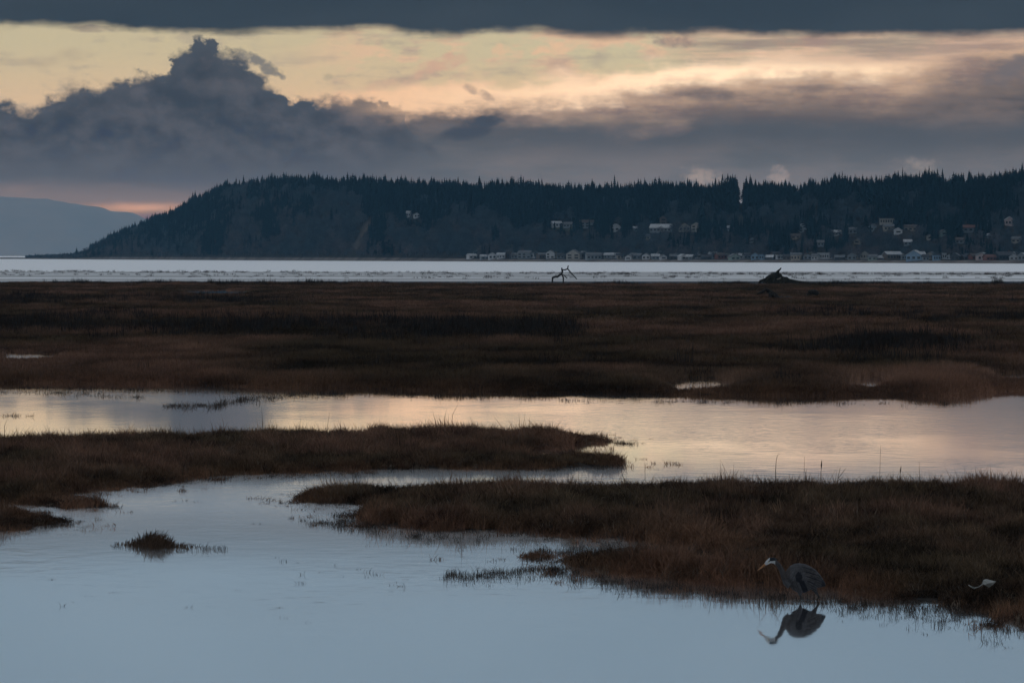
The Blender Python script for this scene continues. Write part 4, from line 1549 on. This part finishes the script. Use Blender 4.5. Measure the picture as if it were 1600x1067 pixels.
# ---- single tall stems against the bright water
def stem(pts, label, r=0.008, head=None, depth_y=None, extra=()):
    """pts: photo pixels from foot to tip; the foot stands on the ground at depth_y"""
    foot = G(pts[0][0], depth_y)
    D = foot[1]
    q = [W(x, y, D) for x, y in pts]
    o3 = Vector((foot[0], foot[1], 0.0))
    q = [Vector((p.x - o3.x, (i % 2) * 0.02, p.z - o3.z)) for i, p in enumerate(q)]
    q[0].z = -0.02
    V, F = [], []
    n = len(q)
    tube(V, F, q, [r * (1 - 0.6 * i / (n - 1)) for i in range(n)], 5)
    for ex in extra:
        e = [W(x, y, D) - o3 for x, y in ex]
        e = [Vector((p.x, 0.01, p.z)) for p in e]
        tube(V, F, e, [r * 0.7, r * 0.3][:len(e)] + [r * 0.3] * (len(e) - 2), 4)
    s = link('reed_stem', mesh_from('reed_stem', V, F, M_STEM), None, o3)
    tag(s, label, 'reed stem', 'single stems above the bank tops')
    if head:
        V, F = [], []
        a, b = q[-2], q[-1]
        tube(V, F, [a.lerp(b, 0.3), a.lerp(b, 0.6), b], [r * 0.8, r * 2.2, r * 0.6], 5)
        link('seed_head', mesh_from('seed_head', V, F, M_STEM), s)


stem([(1212, 765), (1212, 735), (1213, 718), (1215, 711), (1219, 709)], 'stem with a hooked tip above the near right bank', 0.009, None, 768)
stem([(1256, 765), (1256.5, 738), (1257, 713)], 'straight thin stem just right of the hooked stem', 0.006, None, 768)
stem([(1282, 765), (1283, 738), (1284, 719)], 'stem with a thick seed head right of the hooked stem', 0.008, True, 768)
stem([(1307, 765), (1309, 748), (1313, 730)], 'short forked dead twig on the top of the near bank', 0.010, None, 768, (((1309, 748), (1322, 731)), ((1308, 752), (1318, 744))))
stem([(1374, 765), (1375, 735), (1376, 696)], 'tallest straight stem on the near right bank', 0.006, None, 768)
stem([(1405, 765), (1406, 745), (1408, 728)], 'short stem with a seed head right of the tallest stem', 0.007, True, 768)
stem([(1437, 765), (1437, 745), (1436, 721)], 'straight stem farthest right on the near bank', 0.006, None, 768)
stem([(1009, 765), (1008, 745), (1008, 726)], 'thin stem far left on the near bank, before the bright water', 0.006, None, 770)
stem([(886, 766), (887, 750), (888, 736)], 'slight stem near the tip of the upper tongue', 0.006, None, 770)
stem([(411, 684), (410, 660), (409, 636)], 'tall thin stem standing on the left tongue', 0.007, None, 684)
stem([(511, 683), (512, 664), (515, 644)], 'leaning thin stem right of the tall stem on the left tongue', 0.007, None, 683)
stem([(664, 682), (664, 668), (665, 655)], 'short stem on the middle of the left tongue', 0.007, None, 682)
stem([(283, 748), (290, 720), (298, 690)], 'leaning stem at the near edge of the left tongue', 0.007, None, 748)


# ------------------------------------------------------------------ driftwood
def drift(name, D, limbs, label, m=M_DRIFT, group='driftwood at the seaward edge'):
    """limbs: lists of (px, py, radius m, depth offset m)"""
    foot = W(limbs[0][0][0], limbs[0][0][1], D)
    o3 = Vector((foot.x, D, 0))
    root = None
    for k, (nm, limb) in enumerate(limbs_named(limbs)):
        V, F = [], []
        q = [W(x, y, D) - o3 + Vector((0, dy, 0)) for x, y, r, dy in limb]
        # subdivide for a crooked line
        pts, rad = [], []
        for i in range(len(q) - 1):
            for t in (0, 0.5):
                j = Vector((random.uniform(-1, 1), random.uniform(-1, 1), random.uniform(-1, 1))) * (limb[i][2] * 0.25 if t else 0)
                pts.append(q[i].lerp(q[i + 1], t) + j)
                rad.append(limb[i][2] * (1 - t) + limb[i + 1][2] * t)
        pts.append(q[-1])
        rad.append(limb[-1][2])
        tube(V, F, pts, rad, 8, 0.18)
        me = mesh_from(nm, V, F, m)
        if root is None:
            root = empty(name, o3)
            tag(root, label, 'driftwood', group)
        link(nm, me, root)
    return root


def limbs_named(limbs):
    return [('trunk' if k == 0 else 'branch', l) for k, l in enumerate(limbs)]


drift('driftwood_snag', 852.0, [
    [(863, 441, .17, 0), (863.6, 434, .19, 0), (866, 433, .20, 0), (871, 432.6, .24, 0), (877.6, 428, .21, 0), (878.8, 424, .19, 0), (877.7, 418.5, .12, 0)],
    [(878.6, 421, .11, 0), (882, 422, .12, .1), (886.8, 420, .13, 0), (888, 414.8, .09, 0)],
    [(886.8, 420, .12, 0), (893.5, 428, .13, -.4), (901.2, 436, .10, -.8)],
    [(877.6, 428, .15, 0), (880.3, 434, .15, .2), (880, 442, .13, .3)],
    [(878, 428.5, .10, 0), (882, 430.5, .10, -.2), (886.3, 435, .08, -.4)]], 'spindly forked driftwood snag standing against the pale bay')


def stump():
    D = 846.0
    o3 = Vector((W(1207, 443, D).x, D, 0))

    def q(x, y, dy=0.0):
        return W(x, y, D) - o3 + Vector((0, dy, 0))
    root = empty('driftwood_stump', o3)
    tag(root, 'large broken root stump tilted up against the pale bay', 'driftwood', 'driftwood at the seaward edge')
    # tilted slab of broken trunk
    ring = [(1191.5, 436), (1198, 432), (1208, 426.5), (1216.8, 422), (1218.5, 426), (1224.5, 433), (1226, 443.5), (1210, 444), (1193.5, 444), (1192, 440)]
    jag = []
    for i in range(len(ring)):
        (xa, ya), (xb, yb) = ring[i], ring[(i + 1) % len(ring)]
        for t in (0, 0.33, 0.66):
            up = ya < 440 and yb < 440
            jag.append((xa + (xb - xa) * t + random.uniform(-0.7, 0.7), ya + (yb - ya) * t + (random.uniform(-1.3, 0.8) if up else 0)))
    ring = jag
    V, F = [], []
    n = len(ring)
    for d in (-1.2, -0.4, 0.4, 1.2):
        k = 1.0 if abs(d) < 1 else 0.86
        c = q(1208, 436)
        for x, y in ring:
            p = q(x, y)
            V.append(c + (p - c) * k * random.uniform(0.94, 1.04) + Vector((0, d + random.uniform(-.15, .15), 0)))
    for l in range(3):
        for i in range(n):
            a, b = l * n + i, l * n + (i + 1) % n
            F.append((a, b, b + n, a + n))
    F.append(tuple(range(n))[::-1])
    F.append(tuple(3 * n + i for i in range(n)))
    link('trunk', mesh_from('trunk', V, F, M_DRIFT2), root)
    for l, r in (([(1192, 438), (1188, 439), (1184, 443)], .30), ([(1213, 426), (1218, 421), (1220, 418.5)], .20), ([(1224, 434), (1229, 434), (1233, 437)], .22), ([(1194, 444), (1200, 436), (1211, 429)], .35), ([(1206, 444), (1209, 434), (1213, 426)], .25), ([(1218, 444), (1221, 434), (1219, 428)], .25)):
        V, F = [], []
        tube(V, F, [q(x, y, -1.25) for x, y in l], [r, r * 0.9, r * 0.5], 7, 0.2)
        link('root', mesh_from('root', V, F, M_DRIFT2), root)
    V, F = [], []
    tube(V, F, [q(1213, 436.5, -1.35), q(1216, 435.8, -1.4), q(1219.5, 434.2, -1.3)], [.09, .15, .10], 6, 0.15)
    link('root', mesh_from('root', V, F, M_PALEWOOD), root)
    V, F = [], []
    pts = [(1220, 437, .55), (1232, 440, .55), (1246, 441.5, .42), (1263, 443, .30)]
    D2 = D + 3.0
    o4 = Vector((W(1240, 443, D2).x, D2, 0))
    tube(V, F, [W(x, y, D2) - o4 for x, y, r in pts], [r for *_, r in pts], 8, 0.12)
    l = link('driftwood_log', mesh_from('driftwood_log', V, F, M_DRIFT2), None, o4)
    tag(l, 'long low driftwood log lying right behind the tilted stump', 'driftwood', 'driftwood at the seaward edge')


stump()
drift('driftwood_log', 520.0, [
    [(1196, 450, .10, 0), (1200, 454, .24, 0), (1208, 460.5, .30, 0), (1216, 466, .32, 0), (1226, 467.5, .34, 0), (1237, 468, .36, 0)],
    [(1197, 452, .16, 0), (1191, 456, .16, -.3), (1183, 459, .09, -.6)],
    [(1203, 457, .18, 0), (1203, 464, .18, -.4), (1201, 470, .16, -.5)]], 'crooked dark log with raised end lying in the far marsh grass', M_DRIFT, 'driftwood in the far marsh')
drift('driftwood_chunk', 540.0, [
    [(1262, 462, .25, 0), (1267, 457, .33, 0), (1273, 456.5, .36, 0), (1279, 460, .25, 0)],
    [(1268, 458, .12, 0), (1263, 455, .08, -.3)]], 'small dark lump of wood right of the crooked log', M_DRIFT, 'driftwood in the far marsh')
drift('pale_stake', 352.0, [[(459.5, 506, .05, 0), (459.6, 503, .05, 0), (460.5, 498, .035, 0)], [(459.5, 504, .04, 0), (457, 503.5, .04, 0)]],
      'short pale stake in the dark band of the far marsh', M_PALEWOOD, 'driftwood in the far marsh')


# ---- pale scrap caught in the near grass
def scrap_piece():
    D = float(G(1535, 944)[1])
    o3 = Vector((W(1535, 922, D).x, D, 0))
    M_SCRAP = mat('dirty white scrap', paint_fn((0.34, 0.335, 0.30), 9, 0.25), rough=0.6)

    def q(x, y, dy=0):
        return W(x, y, D) - o3 + Vector((0, dy, 0))
    root = empty('scrap', o3)
    tag(root, 'crumpled off white scrap caught in the grass right of the heron', 'scrap')
    sheet = [(1537, 906, .00), (1542, 905, .02), (1549, 907, .05), (1556.5, 908.5, .0), (1551, 913, -.03), (1545, 917.5, -.02), (1538, 913, -.05), (1535, 911, -.01), (1544, 910, -.07)]
    V = [q(x, y, dy) for x, y, dy in sheet]
    V += [p + Vector((0, 0.03, 0.004)) for p in V]
    F = []
    ring = [0, 1, 2, 3, 4, 5, 6, 7]
    for i in range(8):
        a, b = ring[i], ring[(i + 1) % 8]
        F += [(a, b, 8), (b + 9, a + 9, 17), (a, a + 9, b + 9, b)]
    link('sheet', mesh_from('sheet', V, F, M_SCRAP), root)
    V, F = [], []
    tube(V, F, [q(1513, 913.5), q(1517, 916, -.03), q(1522, 918.5, 0), (q(1529, 916.5, -.02)), q(1536, 912)], [.006, .012, .015, .007, .012], 6, 0.3)
    link('strip', mesh_from('strip', V, F, M_SCRAP), root)


scrap_piece()


# ------------------------------------------------------------------ great blue heron
def heron():
    D = float(G(1250, 938)[1])
    o3 = Vector((W(1250, 938, D).x, D, 0))

    def q(x, y, dy=0.0):
        return Vector(((x - 1250) * D / FPX, dy, (938 - y) * D / FPX))
    root = empty('heron', o3)
    tag(root, 'grey heron crouching at the water edge with neck stretched to the left', 'heron')
    V, F = [], []

    def loft(st, n=20):
        """stations (x px, top y, bottom y, half width m)"""
        b = len(V)
        for x, t, bo, hw in st:
            a, c = q(x, t), q(x, bo)
            m = (a + c) / 2
            hz = (a.z - c.z) / 2
            for k in range(n):
                th = 2 * math.pi * k / n
                # narrower along the keel
                w = hw * (1.0 if math.sin(th) > 0 else 0.85)
                V.append(Vector((m.x, math.cos(th) * w, m.z + math.sin(th) * hz)))
        for i in range(len(st) - 1):
            for k in range(n):
                p, r = b + i * n + k, b + i * n + (k + 1) % n
                F.append((p, r, r + n, p + n))
        F.append(tuple(b + k for k in range(n))[::-1])
        e = b + (len(st) - 1) * n
        F.append(tuple(e + k for k in range(n)))
    loft([(1227.5, 893, 903, .03), (1230, 888.5, 911, .06), (1234, 884, 917, .09), (1240, 880.5, 922, .115), (1248, 879, 926.5, .13), (1257, 880.5, 926, .13), (1266, 884, 921.5, .115),
          (1275, 890, 918.5, .09), (1282, 898, 917.5, .06), (1287, 906, 916, .035), (1290, 912, 915, .012)])
    # neck in an S, head
    tube(V, F, [q(1236, 912), q(1229, 907), q(1225, 899), q(1221.5, 891), q(1217, 883), q(1211, 877), q(1205, 875.5)],
         [.09, .074, .054, .042, .036, .034, .037], 14)
    tube(V, F, [q(1213, 875), q(1209, 874), q(1204, 874.8), q(1199, 878), q(1195, 881.5)], [.022, .040, .044, .034, .017], 14)
    # thighs, shanks, toes
    tube(V, F, [q(1248, 920, -.045), q(1250, 928, -.05), q(1250.3, 932, -.05)], [.05, .026, .012], 10)
    tube(V, F, [q(1250.3, 931, -.05), q(1249.5, 938, -.05), q(1249, 950, -.05)], [.0105, .0095, .010], 8)
    tube(V, F, [q(1271, 918, .05), q(1276, 926, .05), q(1280, 932.5, .05)], [.05, .022, .012], 10)
    tube(V, F, [q(1280, 932, .05), q(1276, 940, .05), q(1272, 950, .05)], [.0115, .0095, .010], 8)
    for fx, fy in ((1249, -.05), (1272, .05)):
        for dx, dy in ((-9, .0), (-7, .055), (-7, -.055), (6, 0)):
            tube(V, F, [q(fx, 950, fy), q(fx + dx, 951.3, fy + dy)], [.010, .007], 6)
    me0 = mesh_from('heron_raw', V, F)
    tmp = bpy.data.objects.new('heron_raw', me0)
    COL.objects.link(tmp)
    md = tmp.modifiers.new('remesh', 'REMESH')
    md.mode = 'VOXEL'
    md.voxel_size = 0.0062
    md.use_smooth_shade = True
    sm = tmp.modifiers.new('smooth', 'SMOOTH')
    sm.factor = 0.5
    sm.iterations = 2
    dg = bpy.context.evaluated_depsgraph_get()
    me = bpy.data.meshes.new_from_object(tmp.evaluated_get(dg))
    bpy.data.objects.remove(tmp)
    me.name = 'heron_body'
    n = len(me.vertices)
    co = np.empty(n * 3)
    me.vertices.foreach_get('co', co)
    co = co.reshape(-1, 3)
    s = FPX / D
    px, py = 1250 + co[:, 0] * s, 938 - co[:, 2] * s
    c = np.tile([0.064, 0.062, 0.065], (n, 1))
    streak = fbm(px / 1.3 + py * 0.6, py / 6, 141, 3)[:, None]
    c = c * (1 + streak * 0.5)
    # long grey plumes with dark quills toward the tail
    wing = np.clip((px - 1258) / 12, 0, 1)[:, None]
    line = np.sin((py - (px - 1250) * 0.62) * 1.7 + streak[:, 0] * 2)[:, None]
    c = c * (1 - wing * 0.45 * (line > 0.35))
    neck = ((px < 1234) & (py < 915))[:, None]
    c = np.where(neck, np.array([0.052, 0.046, 0.045]), c)
    front = ((px < 1219 + (py - 884) * 0.33) & (py > 880) & (px > 1205))[:, None]
    c = np.where(neck & front, np.array([0.04, 0.036, 0.037]), c)
    # shoulder and flank patches, dark primaries
    sp = (np.hypot((px - 1247.5) / 5.2, (py - 900) / 8.5) < 1 + streak[:, 0] * 0.4)[:, None]
    c = np.where(sp, np.array([0.012, 0.013, 0.017]), c)
    fl = ((np.abs(px - (1252 + (py - 908) * 0.42)) < 4.5) & (py > 906) & (py < 930))[:, None]
    c = np.where(fl, np.array([0.012, 0.013, 0.018]), c)
    tail = ((px > 1283.5) & (py > 905))[:, None]
    c = np.where(tail, np.array([0.02, 0.022, 0.028]), c)
    breast = ((px < 1246) & (py > 905) & (py < 928) & ~sp[:, 0] & ~fl[:, 0])[:, None]
    c = np.where(breast, np.array([0.056, 0.054, 0.056]) * (1 + np.sin(px * 2.6 + py * 0.8)[:, None] * 0.4), c)
    head = ((px < 1211) & (py < 884))[:, None]
    c = np.where(head, np.array([0.42, 0.42, 0.41]), c)
    cap = head[:, 0] & (py < 876.2 - (px - 1203) * 0.12) & (px > 1200.5)
    c = np.where(cap[:, None], np.array([0.012, 0.016, 0.02]), c)
    fore = head[:, 0] & (px <= 1203) & (py < 874.6) & (px < 1202.4)
    c = np.where(fore[:, None], np.array([0.45, 0.45, 0.44]), c)
    legs = (py > 929.5)[:, None]
    c = np.where(legs, np.array([0.035, 0.032, 0.030]), c)
    a = me.attributes.new('col', 'FLOAT_COLOR', 'POINT')
    a.data.foreach_set('color', np.c_[c, np.ones(n)].astype(np.float32).ravel())
    me.materials.clear()
    me.materials.append(mat('heron plumage', attr_fn('col', 40, 0.25), rough=0.8, spec=0.2))
    link('body', me, root)
    # bill
    V2, F2 = [], []
    tube(V2, F2, [q(1197.5, 879.5), q(1194.5, 882), q(1188, 887.2), q(1182.3, 891.7)], [.019, .017, .011, .002], 8)
    link('bill', mesh_from('bill', V2, F2, mat('orange bill', paint_fn((0.36, 0.15, 0.045), 30, 0.2), rough=0.45, spec=0.4), True), root)
    for sg in (-1, 1):
        V2, F2 = [], []
        p = q(1200.6, 877.3, sg * 0.0335)
        tube(V2, F2, [p + Vector((0, -sg * 0.008, 0)), p, p + Vector((0, sg * 0.004, 0))], [.009, .009, .004], 8)
        link('eye', mesh_from('eye', V2, F2, mat('yellow eye', color=(0.45, 0.33, 0.03), rough=0.2, spec=0.5)), root)
    # black head plume trailing behind the crown
    V2, F2 = [], []
    tube(V2, F2, [q(1204, 872.6), q(1209, 871.6), q(1213, 872.6), q(1216, 874.5)], [.010, .012, .008, .002], 6)
    link('head_plume', mesh_from('head_plume', V2, F2, mat('black plume', color=(0.012, 0.014, 0.018), rough=0.7)), root)
    # shaggy plumes over back and breast
    M_PL = mat('grey plumes', paint_fn((0.115, 0.108, 0.108), 20, 0.3), rough=0.8)
    M_PD = mat('dark plumes', paint_fn((0.03, 0.032, 0.04), 20, 0.3), rough=0.8)
    r = random.Random(3)

    def plume(p0, p1, w, m, nm, sag):
        mid = p0.lerp(p1, 0.5) + sag
        V2, F2 = [], []
        for t, ww in ((0, .4), (.3, 1), (.65, .8), (1, .08)):
            p = p0.lerp(mid, t * 2) if t < .5 else mid.lerp(p1, t * 2 - 1)
            V2 += [p + Vector((0, 0, w * ww)), p - Vector((0, 0, w * ww))]
        for i in range(3):
            F2.append((2 * i, 2 * i + 1, 2 * i + 3, 2 * i + 2))
        V3 = V2 + [v + Vector((0, 0.003, 0)) for v in V2]
        F3 = F2 + [tuple(i + 8 for i in f[::-1]) for f in F2]
        link(nm, mesh_from(nm, V3, F3, m), root)
    for k in range(11):
        f = k / 10
        for sg in (-1,):
            x0, y0 = 1252 + 8 * f, 884 + 24 * f
            x1, y1 = 1277 + 9 * math.sin(f * 3.0) + r.uniform(-2, 2), 893 + 26 * f
            plume(q(x0, y0, sg * (.105 + 0.02 * math.sin(f * 3.1))), q(x1, y1, sg * (.085 - .02 * (1 - f))), .008, M_PL if k % 3 else M_PD, 'back_plume', Vector((0, sg * .03, 0.012)))
    for k in range(9):
        f = k / 8
        x0, y0 = 1230 + 12 * f, 903 + 4 * f
        plume(q(x0, y0, -.075 - .03 * f), q(x0 + 7 + r.uniform(-1, 2), 921 + 6 * f, -.06 - .03 * f), .006, M_PL if k % 2 else M_PD, 'breast_plume', Vector((0, -.02, 0)))


heron()


# ------------------------------------------------------------------ haze between here and the far shore
def haze():
    V, F = box_geo(-18000, 18000, -2000, 36000, -1.6, HAZE_TOP)
    m = bpy.data.materials.new('evening haze')
    m.use_nodes = True
    t = m.node_tree
    t.nodes.clear()
    vol = t.nodes.new('ShaderNodeVolumePrincipled')
    vol.inputs['Color'].default_value = (*HAZE_COLOR, 1)
    vol.inputs['Density'].default_value = HAZE_DENSITY
    vol.inputs['Absorption Color'].default_value = (1, 1, 1, 1)
    vol.inputs['Anisotropy'].default_value = 0.0
    out = t.nodes.new('ShaderNodeOutputMaterial')
    t.links.new(vol.outputs[0], out.inputs['Volume'])
    o = link('haze', mesh_from('haze', V, F, m))
    tag(o, 'thin blue evening haze over the bay', None, None, 'stuff')


haze()
